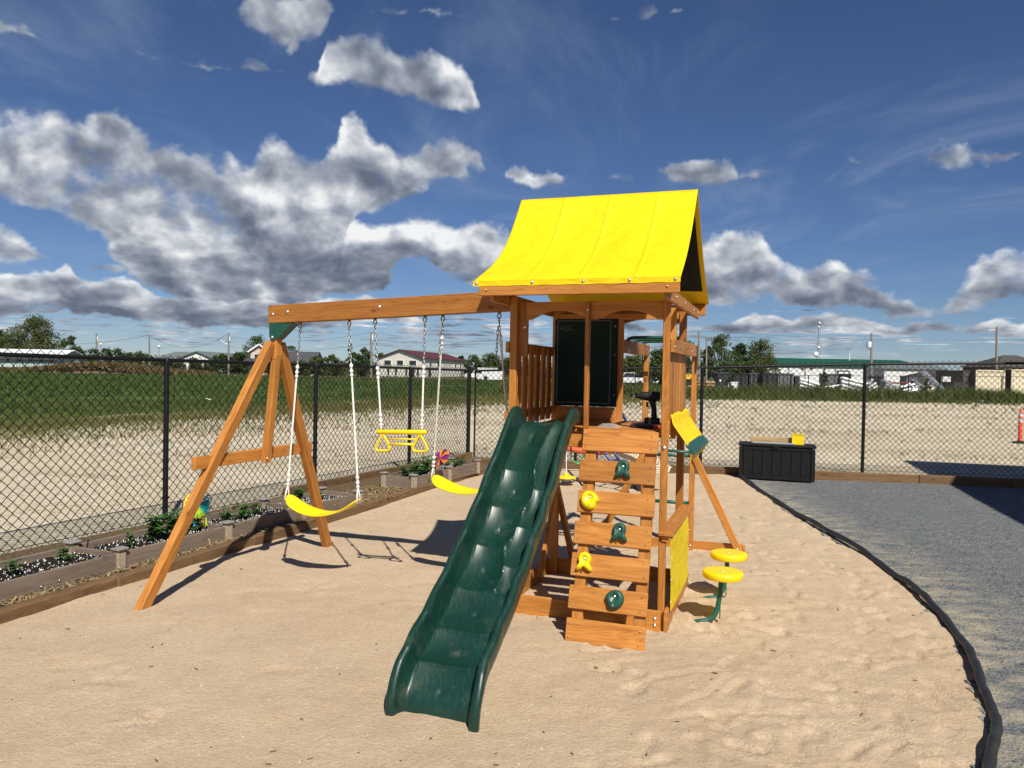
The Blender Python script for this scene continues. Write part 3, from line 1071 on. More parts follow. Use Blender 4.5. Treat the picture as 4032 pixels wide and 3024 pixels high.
# --- roof: fascias, side rails, canopy -------------------------------------------
f0 = bd('fascia', (-1.137, -.332, 2.103), (.116, -.332, 2.103), .062, .024, TZ)
bolt(T(-1.085, -.345, 2.108), FRONT, .007, f0, 'screw')
bolt(T(.045, -.345, 2.112), FRONT, .007, f0, 'screw')
bd('fascia', (-1.137, 1.412, 2.112), (.096, 1.412, 2.112), .085, .024, TZ)
for u0, nm in ((.036, 'side_rail'), (-1.058, 'side_rail')):
    sr = bd(nm, (u0, -.315, 2.078), (u0, 1.395, 2.078), .078, .024, TZ)
    sgn = 1 if u0 > -.5 else -1
    for v0 in (-.25, .03, .5, 1.03, 1.30):
        bolt(T(u0 + sgn * .0125, v0, 2.085), TU * sgn, .008, sr, 'screw')
RIDGE_Z, RV = 2.868, .54
bd('ridge_beam', (-1.14, RV, RIDGE_Z - .055), (.075, RV, RIDGE_Z - .055), .07, .024, TZ)


def canopy_point(s, t):
    """s 0..1 left to right, t -1 (front hem) .. 0 (ridge) .. 1 (rear hem)"""
    a = abs(t)
    u_ = -1.165 + s * 1.275 + (.018 * (s - .5) * a)
    z = RIDGE_Z + (2.164 - RIDGE_Z) * a
    v = RV + (1 if t > 0 else -1) * .882 * a
    sag = .085 * math.sin(math.pi * a) * (1 - .35 * s) + .03 * math.sin(math.pi * a) ** 2 * (1 - s)
    z -= sag * .75
    v -= (1 if t > 0 else -1) * sag * .62
    # soft folds running down from the ridge and pulled towards the snaps
    z += .0045 * math.sin(s * 26 + a * 5) * math.sin(math.pi * a) + .006 * math.sin(s * 9 + 2.2 * a) * a * (1 - a) * 4
    lo = max(0, (a - .82) / .18)
    z += .004 * lo * math.sin(s * 4 * 2 * math.pi)
    for k in (.27, .53, .795):                      # stitched seams
        z += .009 * math.exp(-((s - k) / .007) ** 2) * (1 if a > .02 else 0)
    if a > .985:
        z -= .004
    return u_, v, z


NS, NTT = 150, 64
cv = []
for j in range(NTT + 1):
    t = -1 + 2 * j / NTT
    for i in range(NS + 1):
        cv.append(T(*canopy_point(i / NS, t)))
cf = np.array([(j * (NS + 1) + i, j * (NS + 1) + i + 1, (j + 1) * (NS + 1) + i + 1, (j + 1) * (NS + 1) + i) for j in range(NTT) for i in range(NS)])
can = mesh_np('canopy', cv, cf, canopy_mat, ps, True, origin=T(-.5, RV, 2.5))
can['label'] = 'bright yellow vinyl canopy with stitched seams'
sm = can.modifiers.new('thickness', 'SOLIDIFY')
sm.thickness = .003
# hem strip that hangs over the fascia, held by snaps
hem = MB()
hp = []
for i in range(61):
    s = i / 60
    u_, v, z = canopy_point(s, -1)
    hp.append((u_, z))
for i in range(60):
    a, b_ = hp[i], hp[i + 1]
    hem.box(T((a[0] + b_[0]) / 2, -.344, 2.150), (abs(b_[0] - a[0]) + .001, .004, .034 + .003 * math.sin(i * .8)), rotz(TILT))
hem.build('hem', canopy_mat, can)
for s in (.012, .30, .555, .775, .985):
    p = T(-1.165 + s * 1.275, -.3465, 2.151)
    bolt(p, FRONT, .010, can, 'snap')
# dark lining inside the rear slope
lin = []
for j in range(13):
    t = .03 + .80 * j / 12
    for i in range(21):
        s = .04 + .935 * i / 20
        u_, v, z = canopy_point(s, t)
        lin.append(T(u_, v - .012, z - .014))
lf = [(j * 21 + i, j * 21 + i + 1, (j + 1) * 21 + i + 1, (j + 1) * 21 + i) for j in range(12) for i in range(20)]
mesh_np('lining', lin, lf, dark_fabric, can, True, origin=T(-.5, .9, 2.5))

# --- deck -------------------------------------------------------------------------
nb_ = 8
for k in range(nb_):
    v0 = .055 + k * (.98 / nb_) + .06
    bd('deck_board', (-.965, v0, 1.222), (-.060, v0, 1.222), .112, .026, TV, ch=.003)
bd('rim_board', (-.94, .008, 1.155), (-.04, .008, 1.155), .085, .026, TZ)
bd('rim_board', (-.94, 1.045, 1.155), (-.07, 1.045, 1.155), .085, .026, TZ)
bd('rim_board', (-1.012, .06, 1.155), (-1.012, 1.0, 1.155), .085, .026, TZ)
rb = bd('rim_board', (.012, .0, 1.245), (.012, 1.075, 1.245), .120, .022, TZ)
for v0 in (.03, 1.03):
    bolt(T(.0235, v0, 1.21), TU, .008, rb, 'screw')

# --- right side railing --------------------------------------------------------------
rr = bd('rail', (.026, .050, 1.780), (.026, 1.105, 1.780), .088, .024, TZ)
for v0 in (.09, .52, 1.05):
    bolt(T(.0385, v0, 1.775), TU, .008, rr, 'screw')
for k in range(6):
    v0 = .118 + k * .148
    bd('picket', (-.004, v0, 1.265), (-.004, v0, 1.765), .118, .018, TV)
# --- left side railing
bd('rail', (-1.056, -.02, 1.762), (-1.056, 1.07, 1.762), .074, .022, TZ)
bd('rail', (-1.056, -.02, 1.300), (-1.056, 1.07, 1.300), .060, .022, TZ)
for k in range(6):
    v0 = .155 + k * .145
    bd('picket', (-1.034, v0, 1.235), (-1.034, v0, 1.79), .088, .018, TV)

# --- chalkboard on the back wall ------------------------------------------------------
cb = MB().box((0, 0, 0), (.50, .018, .680), rotz(TILT), .004)
cb.v = [tuple(Vector(v) + T(-.766, .985, 1.678)) for v in cb.v]
cbo = cb.build('chalkboard', simple('chalkboard_green', (.004, .022, .017), .6, 0, .15, 9, spec=.2), ps)
cbo['label'] = 'dark green chalkboard panel with ABC at the top'
chalk = simple('chalk_line', (.16, .17, .17), .9, 0, .2, 30)
bl = MB()
for (a0, a1, z0, z1) in ((-.995, -.568, 2.000, 2.005), (-.995, -.568, 1.362, 1.367), (-.995, -.990, 1.362, 2.005), (-.573, -.568, 1.362, 2.005)):
    bl.box(T((a0 + a1) / 2, .9745, (z0 + z1) / 2), (a1 - a0, .002, z1 - z0), rotz(TILT))
bl.build('border_line', chalk, cbo)


def stroke(mb, pts, w=.0032):
    for a, b_ in zip(pts[:-1], pts[1:]):
        a, b_ = Vector((a[0], a[1])), Vector((b_[0], b_[1]))
        d_ = b_ - a
        q = Vector((-d_.y, d_.x)).normalized() * w / 2
        e = d_.normalized() * w * .3
        mb.add([T(x.x, .9735, x.y) for x in (a - e + q, a - e - q, b_ + e - q, b_ + e + q)], [(0, 1, 2, 3)])


def arc(cx, cz, rx, rz, a0, a1, n_=14):
    return [(cx + rx * math.cos(R(a0 + (a1 - a0) * k / n_)), cz + rz * math.sin(R(a0 + (a1 - a0) * k / n_))) for k in range(n_ + 1)]


tx = MB()
x0, z0, hh = -.975, 1.928, .042
stroke(tx, [(x0, z0), (x0 + .018, z0 + hh), (x0 + .036, z0)])
stroke(tx, [(x0 + .007, z0 + .014), (x0 + .029, z0 + .014)])
x0 += .049
stroke(tx, [(x0, z0), (x0, z0 + hh), (x0 + .012, z0 + hh)] + arc(x0 + .012, z0 + hh * .76, .009, hh * .24, 90, -90) + [(x0, z0 + hh * .52)])
stroke(tx, [(x0 + .012, z0 + hh * .52)] + arc(x0 + .013, z0 + hh * .26, .011, hh * .26, 90, -90) + [(x0, z0)])
x0 += .056
stroke(tx, arc(x0, z0 + hh / 2, .0215, hh / 2, 45, 315, 20))
tx.build('lettering', chalk, cbo)
for z0 in (1.96, 1.74, 1.43):
    bolt(T(-.535, .9755, z0), FRONT, .007, cbo, 'screw')
kb = bd('kick_board', (-1.00, .990, 1.285), (-.525, .990, 1.285), .100, .022, TZ)
bolt(T(-.545, .977, 1.31), FRONT, .007, kb, 'screw')
bd('upper_board', (-.985, .992, 2.035), (-.06, .992, 2.035), .045, .02, TZ)

# --- ground frame --------------------------------------------------------------------
gb = bd('ground_board', (-1.045, -.014, .045), (-.003, -.014, .045), .135, .024, TZ)
for z0 in (.062, .022):
    bolt(T(-.035, -.0265, z0), FRONT, .011, gb)
bd('ground_board', (-1.058, .0, .045), (-1.058, 1.06, .045), .135, .024, TZ)
bd('ground_board', (-1.045, 1.072, .045), (-.04, 1.072, .045), .135, .024, TZ)
gr_ = bd('ground_board', (.030, -.028, .045), (.030, 1.085, .045), .150, .024, TZ)
for v0 in (.0, .06, .98, 1.05):
    for z0 in (.085, .02):
        bolt(T(.0425, v0 + .01, z0), TU, .009, gr_)
for v0 in (.19, .72):
    MB().box(T(.0445, v0, .055), (.004, .022, .125), rotz(TILT)).build('bracket', steel, gr_)
bd('brace', (-1.02, 1.02, .80), (-.86, 1.20, -.05), .060, .04, TV)
bd('brace', (-.985, .95, .62), (-1.0, .64, .06), .055, .03, TZ)

# --- snack counter, vinyl panel, awning ---------------------------------------------------
bd('counter', (.022, -.035, .600), (.022, 1.085, .600), .094, .026, TU)
bd('counter_support', (.012, -.012, .566), (.012, 1.06, .566), .036, .036, TZ)
vp = []
for j in range(15):
    for i in range(25):
        a, c_ = i / 24, j / 14
        v0 = .035 + a * .96
        z = .100 + (.545 - .100) * c_ - .012 * (1 - c_) * math.sin(a * math.pi)
        u0 = .043 + .006 * math.sin(a * 5 + c_ * 4) * math.sin(c_ * math.pi) + .010 * (1 - c_) ** 3
        vp.append(T(u0, v0, z))
vf = np.array([(j * 25 + i, j * 25 + i + 1, (j + 1) * 25 + i + 1, (j + 1) * 25 + i) for j in range(14) for i in range(24)])
vpo = mesh_np('fabric_panel', vp, vf, mesh_yellow, ps, True, origin=T(.04, .5, .3))
vpo['label'] = 'yellow mesh fabric panel under the counter'
for z0 in (.16, .30, .44):
    for v0 in (.045, .985):
        bolt(T(.0485, v0, z0), TU, .004, vpo, 'screw')
aw = []
prof = [(.030, 1.345), (.036, 1.328), (.040, 1.302), (.050, 1.276), (.088, 1.222), (.122, 1.175), (.142, 1.146)]
for i in range(31):
    s = i / 30
    v0 = .045 + s * .925
    for k, (u0, z0) in enumerate(prof):
        w_ = .012 * math.sin(s * math.pi) * (1 if 1 < k < 6 else .2) + .006 * math.sin(s * 14 + k) * (1 if k < 4 else .25)
        aw.append(T(u0 + .004 * math.sin(s * 22) * (k < 3), v0, z0 - w_ + (.006 * abs(math.sin(s * 11)) if k == 0 else 0)))
kk = len(prof)
af_ = np.array([(i * kk + k, i * kk + k + 1, (i + 1) * kk + k + 1, (i + 1) * kk + k) for i in range(30) for k in range(kk - 1)])
awo = mesh_np('awning', aw, af_, canopy_mat, ps, True, origin=T(.08, .5, 1.25))
awo['label'] = 'small yellow awning with green front bar on the right side'
awo.modifiers.new('thickness', 'SOLIDIFY').thickness = .003
mb = MB()
mb.prism([(.128, 1.162), (.176, 1.116), (.180, 1.096), (.170, 1.102), (.124, 1.150)], T(0, .035, 0), TU, TZ, TV, .945)
mb.build('awning_bar', green_plastic, awo)
mb = MB()
mb.prism([(.167, 1.103), (.171, 1.103), (.152, 1.048), (.148, 1.048)], T(0, .05, 0), TU, TZ, TV, .915)
mb.build('valance', mesh_yellow, awo)
for v0 in (.045, .955):
    MB().tube([T(-.005, v0, 1.118), T(.06, v0, 1.116), T(.168, v0, 1.112)], .009, 10).build('awning_tube', green_tube, awo, True)

# --- two stools --------------------------------------------------------------------------
for v0, v1 in ((.25, .12), (.80, .78)):
    c_ = T(.352, v0, .335)
    st = MB().lathe([(.116, -.036), (.122, -.038), (.127, -.030), (.128, -.004), (.124, .004), (.112, .008), (.07, .0055), (.012, .004)], c_, (0, 0, 1), 40)
    so_ = st.build('stool', yellow_plastic, ps, True, angle=50)
    so_['label'] = 'round yellow stool seat on a green steel leg'
    bolt(c_ + Vector((0, 0, .004)), TZ, .008, so_)
    # leg: down, then sweeps under the sand towards the tower
    pts = [T(.345, v0, .30), T(.338, v0, .20), T(.328, v0, .12), T(.310, v0 - .015, .055), T(.275, v0 - .03, .022), T(.20, v0 - .05, .006), T(.10, v0 - .06, -.03), T(.045, v0 - .06, -.04)]
    lg = MB()
    pp = smooth_curve(pts, 4)
    lg.tube(pp, .0165, 8)
    lg.build('stool_leg', green_tube, so_, True)
    MB().box(T(.338, v0 + .022, .075), (.006, .03, .10), rotz(TILT)).build('gusset', green_tube, so_)

# --- climbing wall ----------------------------------------------------------------------
LB, LT = Vector((-.27, -.405, -.03)), Vector((-.27, -.040, 1.268))
ld = (LT - LB)
ldn = ld.normalized()
cwn = Vector((0, -ldn.z, ldn.y))                        # outward normal in tower coords (u, v, z)


def LW(u, s, h):
    """u across, s along the slope from the ground, h outwards"""
    q = LB + ldn * s + cwn * h
    return T(u, q.y, q.z)


WN = TU * cwn.x + TV * cwn.y + TZ * cwn.z
WL = TU * ldn.x + TV * ldn.y + TZ * ldn.z
cw = thing('climbing_wall', None, None, T(-.27, -.4))
cw.parent = ps
cw.matrix_basis = WM[ps.name].inverted() @ WM[cw.name]
for u0 in (-.452, -.075):
    board('stringer', LW(u0, -.03, -.026), LW(u0, 1.300, -.026), .052, .068, WN, cedar, cw)
tot = ld.length
bw, gap = .139, .0545
wb = []
s0 = .012
for k in range(7):
    jig = random.uniform(-.004, .004)
    wbd = board('board', LW(-.508 + jig, s0 + bw / 2, .012), LW(-.030 + jig, s0 + bw / 2, .012), bw, .022, WL, cedar, cw)
    for u0 in (-.482, -.062):
        for e in (.03, bw - .03):
            bolt(LW(u0 + random.uniform(-.006, .006), s0 + e, .0232), WN, .005, cw, 'screw')
    wb.append(s0 + bw / 2)
    s0 += bw + gap


def outline(kind):
    pts = []
    n_ = 48
    for i in range(n_):
        a = 2 * math.pi * i / n_ + math.pi / 2
        x, y = math.cos(a), math.sin(a)
        if kind == 0:                      # ring head on two splayed feet
            key = [(90, .062), (60, .058), (30, .045), (0, .034), (-18, .033), (-32, .052), (-42, .068), (-54, .066), (-66, .046), (-80, .036), (-90, .034)]
            dg = math.degrees(math.atan2(y, abs(x)))
            rad = float(np.interp(-dg, [-q[0] for q in key], [q[1] for q in key]))
            px_, py_ = x * rad, y * rad + .006
        else:                              # kidney
            rad = .052 * (1 - .22 * math.exp(-((a % (2 * math.pi) - 5.9) / .45) ** 2)) * (1 + .10 * math.cos(2 * a + .6))
            px_, py_ = x * rad * 1.0, y * rad * 1.18
        pts.append((px_, py_))
    return pts


def hold(u0, s0, kind, mat, flip=1):
    pl_ = outline(kind)
    rings = [(1.0, 0), (1.02, .010), (.97, .022), (.86, .032), (.66, .038), (.40, .036), (.16, .032)]
    vs, fs = [], []
    n_ = len(pl_)
    cy0 = .026 if kind == 0 else .018
    for sc_, h in rings:
        for (x, y) in pl_:
            xx = x * sc_
            yy = cy0 + (y - cy0) * sc_
            hh_ = h
            dd_ = math.hypot(xx, yy - cy0)
            hh_ -= .016 * math.exp(-(dd_ / .020) ** 2) if h > .02 else 0
            vs.append(LW(u0 + flip * xx, s0 + yy, .0232 + hh_))
    for r_i in range(len(rings) - 1):
        for i in range(n_):
            j = (i + 1) % n_
            fs.append((r_i * n_ + i, r_i * n_ + j, (r_i + 1) * n_ + j, (r_i + 1) * n_ + i))
    fs.append(tuple((len(rings) - 1) * n_ + i for i in range(n_)))
    ho = mesh_np('climbing_hold', vs, fs, mat, cw, True, origin=LW(u0, s0, .03))
    bolt(LW(u0 + flip * 0, s0 + cy0, .0232 + .017), WN, .011, cw)
    if kind == 1:
        bolt(LW(u0 + flip * .004, s0 - .032, .0232 + .030), WN, .009, cw)
    else:
        hole_shade(LW(u0, s0 - .028, .0232 + .0335), WN, .007, cw)


hold(-.232, wb[5] + .008, 0, green_plastic)
hold(-.425, wb[4] + .006, 1, yellow_plastic)
hold(-.225, wb[3] + .010, 0, green_plastic)
hold(-.425, wb[2] + .010, 0, yellow_plastic)
hold(-.225, wb[1] + .010, 1, green_plastic, -1)
cw['label'] = 'leaning climbing wall of seven boards with green and yellow holds'

# --- wave slide --------------------------------------------------------------------------
prof = [(.055, 1.262), (.015, 1.258), (-.055, 1.240), (-.15, 1.165), (-.28, 1.045), (-.45, .895), (-.62, .752), (-.80, .612), (-.98, .485), (-1.15, .375), (-1.30, .288), (-1.43, .222), (-1.52, .178), (-1.585, .140), (-1.630, .095), (-1.652, .045), (-1.662, -.03)]
pc = smooth_curve([(0, p_[0], p_[1]) for p_ in prof], 40)
arc_l = [0]
for a, b_ in zip(pc[:-1], pc[1:]):
    arc_l.append(arc_l[-1] + (b_ - a).length)
arc_l = np.array(arc_l)
NSL = 330
sl = np.linspace(0, arc_l[-1], NSL)
pv = np.interp(sl, arc_l, [q.y for q in pc])
pz = np.interp(sl, arc_l, [q.z for q in pc])
tv, tz = np.gradient(pv), np.gradient(pz)
ln = np.hypot(tv, tz)
ln[ln == 0] = 1
tv, tz = tv / ln, tz / ln
nv, nz2 = tz, -tv                           # normal, pointing up/out
nv, nz2 = np.where(nz2 < 0, -nv, nv), np.abs(nz2)
nv = np.where(pv < -1.6, -np.abs(nv), nv)
PB = [.10, -.36, -.585, -.815, -1.075, -1.325, -1.525, -1.72]      # panel creases (v)
HW = .172                                   # half width of the floor
CU = -.775
cross = []                                  # (across, height, kind)
for k in range(7):
    cross.append((-HW - .034 - .012 * math.sin(k / 6 * 1.5), .015 + .100 * k / 6, 'o'))
for k in range(1, 7):
    a = math.pi * (1 - k / 6)
    cross.append((-HW - .0235 + .0215 * math.cos(a), .116 + .020 * math.sin(a), 'w'))
for k in range(1, 9):
    t = k / 9
    cross.append((-HW - .002 + .018 * t ** 1.5, .116 * (1 - t) ** 1.25, 'w'))
nfl = 34
for k in range(nfl + 1):
    cross.append((-HW + .020 + (2 * HW - .040) * k / nfl, 0, 'f'))
left_side = [c_ for c_ in cross if c_[2] != 'f']
cross += [(-a, h, k_) for a, h, k_ in left_side[::-1]]
sv_, NC = [], len(cross)
for i in range(NSL):
    v = pv[i]
    # wall height along the slide
    wallf = np.interp(v, [-1.70, -1.66, -1.58, -1.45, -1.2, -.5, -.12, -.04, .02, .06], [.42, .52, .80, .95, 1.0, .98, 1.0, .96, .70, .30])
    pi_ = 0
    for q in range(len(PB) - 1):
        if PB[q] >= v > PB[q + 1]:
            pi_ = q
    a_ = ((PB[pi_] - v) / (PB[pi_] - PB[pi_ + 1])) * 2 - 1
    for (w, h, kd) in cross:
        fl = 1 + .03 * np.interp(v, [-1.7, -1.4], [1, 0])
        w2, h2 = w * fl, h * wallf
        b_ = w / HW
        if kd == 'f':
            fade = 1 - abs(b_) ** 6 * .4
            if pi_ < 4:                     # upper panels: big dish on the left, smaller on the right, staggered
                cre = .30 + .10 * math.sin(v * 11 + 1)
                if b_ < cre:
                    bb = (b_ + 1) / (cre + 1) * 2 - 1
                    h2 += .046 * (.62 * a_ ** 2 + .75 * bb ** 2) - .022
                    h2 -= .010 * math.exp(-((a_ / .16) ** 2 + (bb / .12) ** 2))
                else:
                    off = v + .11
                    pj = [q for q in range(len(PB) - 1) if PB[q] >= off > PB[q + 1]]
                    pj = pj[0] if pj else 0
                    a2 = ((PB[pj] - off) / (PB[pj] - PB[pj + 1])) * 2 - 1
                    bb = (b_ - cre) / (1 - cre) * 2 - 1
                    h2 += .042 * (.6 * a2 ** 2 + .55 * bb ** 2 * (bb < 0)) - .010
            else:
                bb = b_
                arch = a_ + .10 * (1 - bb ** 2)
                h2 += .036 * (.75 * min(abs(arch), 1.15) ** 2 + .45 * bb ** 2) - .012
                h2 -= .009 * math.exp(-((a_ / .13) ** 2 + (bb / .085) ** 2))
            h2 *= np.interp(v, [-1.66, -1.6, .0, .03], [.25, 1, 1, .2])
        else:                               # scalloped walls
            sc2 = .010 * (1 - abs(a_) ** 1.6) if pi_ > 0 else 0
            w2 += math.copysign(sc2 * min(1, h / .06), w)
            h2 += .006 * (abs(a_) ** 2) * min(1, h / .1)
        sv_.append(T(CU + w2, v + nv[i] * h2, pz[i] + nz2[i] * h2))
sf_ = np.array([(i * NC + k, i * NC + k + 1, (i + 1) * NC + k + 1, (i + 1) * NC + k) for i in range(NSL - 1) for k in range(NC - 1)])[:, ::-1]
m, n, b, o = new_mat('slide_plastic')
tc = n.n('ShaderNodeTexCoord').outputs['Object']
c = n.ramp(n.noise(tc, 5, 5, .6), [(.3, (.003, .026, .018)), (.7, (.005, .038, .026))])
scr = n.noise(n.vm('MULTIPLY', tc, (240, 18, 18)), 1.0, 3, .7, .4)
c = n.mix(n.mapr(scr, .58, .78, 0, .28), c, (.14, .24, .20))
c = n.mix(n.mapr(n.noise(tc, 7, 6, .7), .56, .74, 0, .10), c, (.40, .33, .24))
setp(n, b, col=c, spec=.5)
n.put(b.inputs['Roughness'], n.mapr(scr, .3, .7, .30, .46))
bump(n, b, n.m('ADD', n.noise(tc, 260, 2, .6), n.m('MULTIPLY', scr, .8)), .09, .003)
slide_mat = m
sld = mesh_np('slide', sv_, sf_, slide_mat, ps, True, origin=T(CU, -.8, .6))
sld['label'] = 'dark green plastic wave slide with dished panels'
sld.modifiers.new('thickness', 'SOLIDIFY').thickness = .006

# --- swing beam and A-frame ------------------------------------------------------------------
BV = .098
BL0, BR0 = (-3.028, BV, 1.998), (-1.050, BV, 2.080)
bm = bd('swing_beam', BL0, BR0, .138, .086, TZ)
for u0, dz in ((-2.985, .0), (-2.855, .012), (-2.07, .01), (-1.125, .02)):
    zc = BL0[2] + (BR0[2] - BL0[2]) * (u0 + 3.028) / 1.978
    bolt(T(u0, BV - .0435, zc + dz), FRONT, .012, bm)
bd('beam_brace', (-1.30, BV, 2.00), (-1.045, BV, 1.80), .05, .04, TZ) if False else None


def beam_under(u0):
    return BL0[2] + (BR0[2] - BL0[2]) * (u0 + 3.028) / 1.978 - .069


af = thing('swing_frame', None, None, T(-3.1, BV, 0))
af.parent = ps
af.matrix_basis = WM[ps.name].inverted() @ WM[af.name]
apx = (-2.985, BV, 1.80)
fl_ = bd('leg', (-3.235, -.975, -.06), (-2.990, .045, 1.775), .082, .056, TV, parent=af)
bd('leg', (-3.165, 1.145, -.06), (-2.985, .150, 1.775), .082, .056, TV, parent=af)
bd('post', (-2.985, BV, 1.66), (-2.978, BV, 1.935), .076, .062, TV, parent=af)
for dv, du in ((-.022, -.018), (.0, .022)):
    bolt(T(-3.02 + du + .02, .012 + dv, 1.715 + dv * 2), FRONT * .8 - TU * .25 + TZ * -.2, .011, af)
cbz = .925
bd('cross_beam', (-3.115, -.62, cbz), (-3.095, .74, cbz), .088, .036, TZ, parent=af)
bolt(T(-3.142, -.47, cbz + .01), -TU, .010, af)
bolt(T(-3.128, .64, cbz + .01), -TU, .010, af)
bd('centre_brace', (-3.055, .090, .865), (-2.975, .098, 1.70), .066, .050, TV, parent=af)
bolt(T(-3.02, .06, .90), FRONT, .008, af)
gs = MB()
gs.prism([(-.030, .0), (.175, .0), (.165, -.012), (.045, -.115), (.010, -.135), (-.010, -.130), (-.026, -.100)], T(-2.985, BV - .0455, 1.932), TU, TZ, TV, .003)
gs.prism([(-.030, .0), (.175, .0), (.165, -.012), (.045, -.115), (.010, -.135), (-.010, -.130), (-.026, -.100)], T(-2.985, BV + .0425, 1.932), TU, TZ, TV, .003)
gs.prism([(.165, -.010), (.175, .0), (.050, -.105), (.045, -.115)], T(-2.985, BV - .0425, 1.932), TU, TZ, TV, .085)
gs.build('corner_bracket', green_plastic, af)
bolt(T(-2.985, BV - .047, 1.825), FRONT, .011, af)
af['label'] = 'A-frame end of the swing beam with cross beam'

# --- climbing bars behind the tower -------------------------------------------------------------
mbv = 2.26
cb2 = thing('climbing_bars', None, None, T(-.28, mbv, 0))
cb2.parent = ps
cb2.matrix_basis = WM[ps.name].inverted() @ WM[cb2.name]
for u0 in (-.500, -.064):
    bd('rail', (u0, 1.075, 1.812), (u0, 2.30, 1.812), .104, .026, TZ, parent=cb2)
    bd('post', (u0 - .01, mbv, -.06), (u0 - .01, mbv, 1.762), .058, .044, TV, parent=cb2)
    sgn = 1 if u0 > -.3 else -1
    bd('brace', (u0 + sgn * .45, mbv - .03, -.04), (u0 + sgn * .012, mbv - .03, .86), .062, .028, TZ, parent=cb2)
    bolt(T(u0 - .01, mbv - .03, .05), FRONT, .010, cb2)
    bolt(T(u0 + sgn * .40, mbv - .045, .06), FRONT, .010, cb2)
    MB().prism([(-.024, -.12), (.024, -.12), (.024, .13), (-.024, .10)], T(u0 - .01 + sgn * .030, mbv - .04, 1.76), TV, TZ, TU, .003).build('corner_bracket', green_tube, cb2)
    for z0 in (1.79, 1.835):
        bolt(T(u0 + .0135, 2.27, z0), TU, .009, cb2)
        bolt(T(u0 - .002, 2.30, z0), TV, .009, cb2)
bd('base_board', (-.92, mbv - .005, .045), (.40, mbv + .03, .045), .09, .022, TZ, parent=cb2)
for v0 in (1.30, 1.66, 2.02):
    pts = [(-.500, 1.855), (-.496, 1.872), (-.470, 1.884), (-.42, 1.888), (-.14, 1.888), (-.095, 1.884), (-.068, 1.872), (-.064, 1.855)]
    MB().tube(smooth_curve([T(a, v0, z) for a, z in pts], 4), .014, 10).build('rung', green_tube, cb2, True)
MB().tube([T(-.53, mbv, .43), T(-.06, mbv, .43)], .016, 10).build('rung', green_tube, cb2, True)
MB().tube([T(-.53, mbv, .86), T(-.06, mbv, .86)], .016, 10).build('rung', green_tube, cb2, True)
cb2['label'] = 'climbing bars with green rungs behind the tower'

# ------------------------------------------------------------------ swings


def chain(p0, p1, parent, mat=chain_mat, link=.034):
    p0, p1 = Vector(p0), Vector(p1)
    d_ = p1 - p0
    n_ = max(2, int(d_.length / (link * .78)))
    x = d_.normalized()
    a = x.cross(Vector((.3, .9, .1))).normalized()
    b_ = x.cross(a)
    mb_ = MB()
    for k in range(n_):
        c_ = p0 + d_ * ((k + .5) / n_)
        s1 = a if k % 2 else b_
        pts = []
        hl, r0 = d_.length / n_ * .64, .0068
        for q in range(12):
            t = 2 * math.pi * q / 12
            pts.append(c_ + x * (math.copysign(max(hl - r0, 0), math.cos(t)) + r0 * math.cos(t)) + s1 * r0 * math.sin(t))
        mb_.tube(pts, .0030, 5, closed=True)
    return mb_.build('chain', mat, parent, True)


def rope(p0, p1, parent, r=.0075, mat=rope_mat):
    p0, p1 = Vector(p0), Vector(p1)
    d_ = p1 - p0
    x = d_.normalized()
    a = x.cross(Vector((.3, .9, .1))).normalized()
    b_ = x.cross(a)
    mb_ = MB()
    n_ = max(8, int(d_.length / .011))
    for s_ in range(3):
        pts = []
        for k in range(n_ + 1):
            t = k / n_ * d_.length / .042 * 2 * math.pi + s_ * 2.094
            pts.append(p0 + d_ * (k / n_) + (a * math.cos(t) + b_ * math.sin(t)) * r * .55)
        mb_.tube(pts, r * .62, 5)
    return mb_.build('rope', mat, parent, True)


def knots(p, d_, parent):
    x = Vector(d_).normalized()
    mb_ = MB()
    for k, (o_, h_, r_) in enumerate(((0, .026, .0135), (.040, .024, .0135), (.072, .020, .0125))):
        mb_.lathe([(r_ * .7, 0), (r_, h_ * .25), (r_, h_ * .75), (r_ * .7, h_)], Vector(p) + x * o_, x, 10)
    return mb_.build('clamp', white_plastic, parent, True, angle=50)


def hanger(u0, parent):
    z = beam_under(u0)
    p = T(u0, BV, z)
    mb_ = MB()
    mb_.lathe([(.012, 0), (.012, -.012), (.006, -.016)], p, TZ, 10)
    mb_.tube([p + Vector((0, 0, -.028)) + (TU * math.cos(t) * .013 + TZ * math.sin(t) * .016) for t in np.linspace(0, 2 * math.pi, 14, endpoint=False)], .0045, 6, closed=True)
    mb_.tube([p + Vector((0, 0, -.058)) + (TV * math.cos(t) * .009 + TZ * math.sin(t) * .018) for t in np.linspace(.4, 2 * math.pi, 14)], .0042, 6)
    mb_.build('hanger', bronze, parent, True)
    return p + Vector((0, 0, -.072))


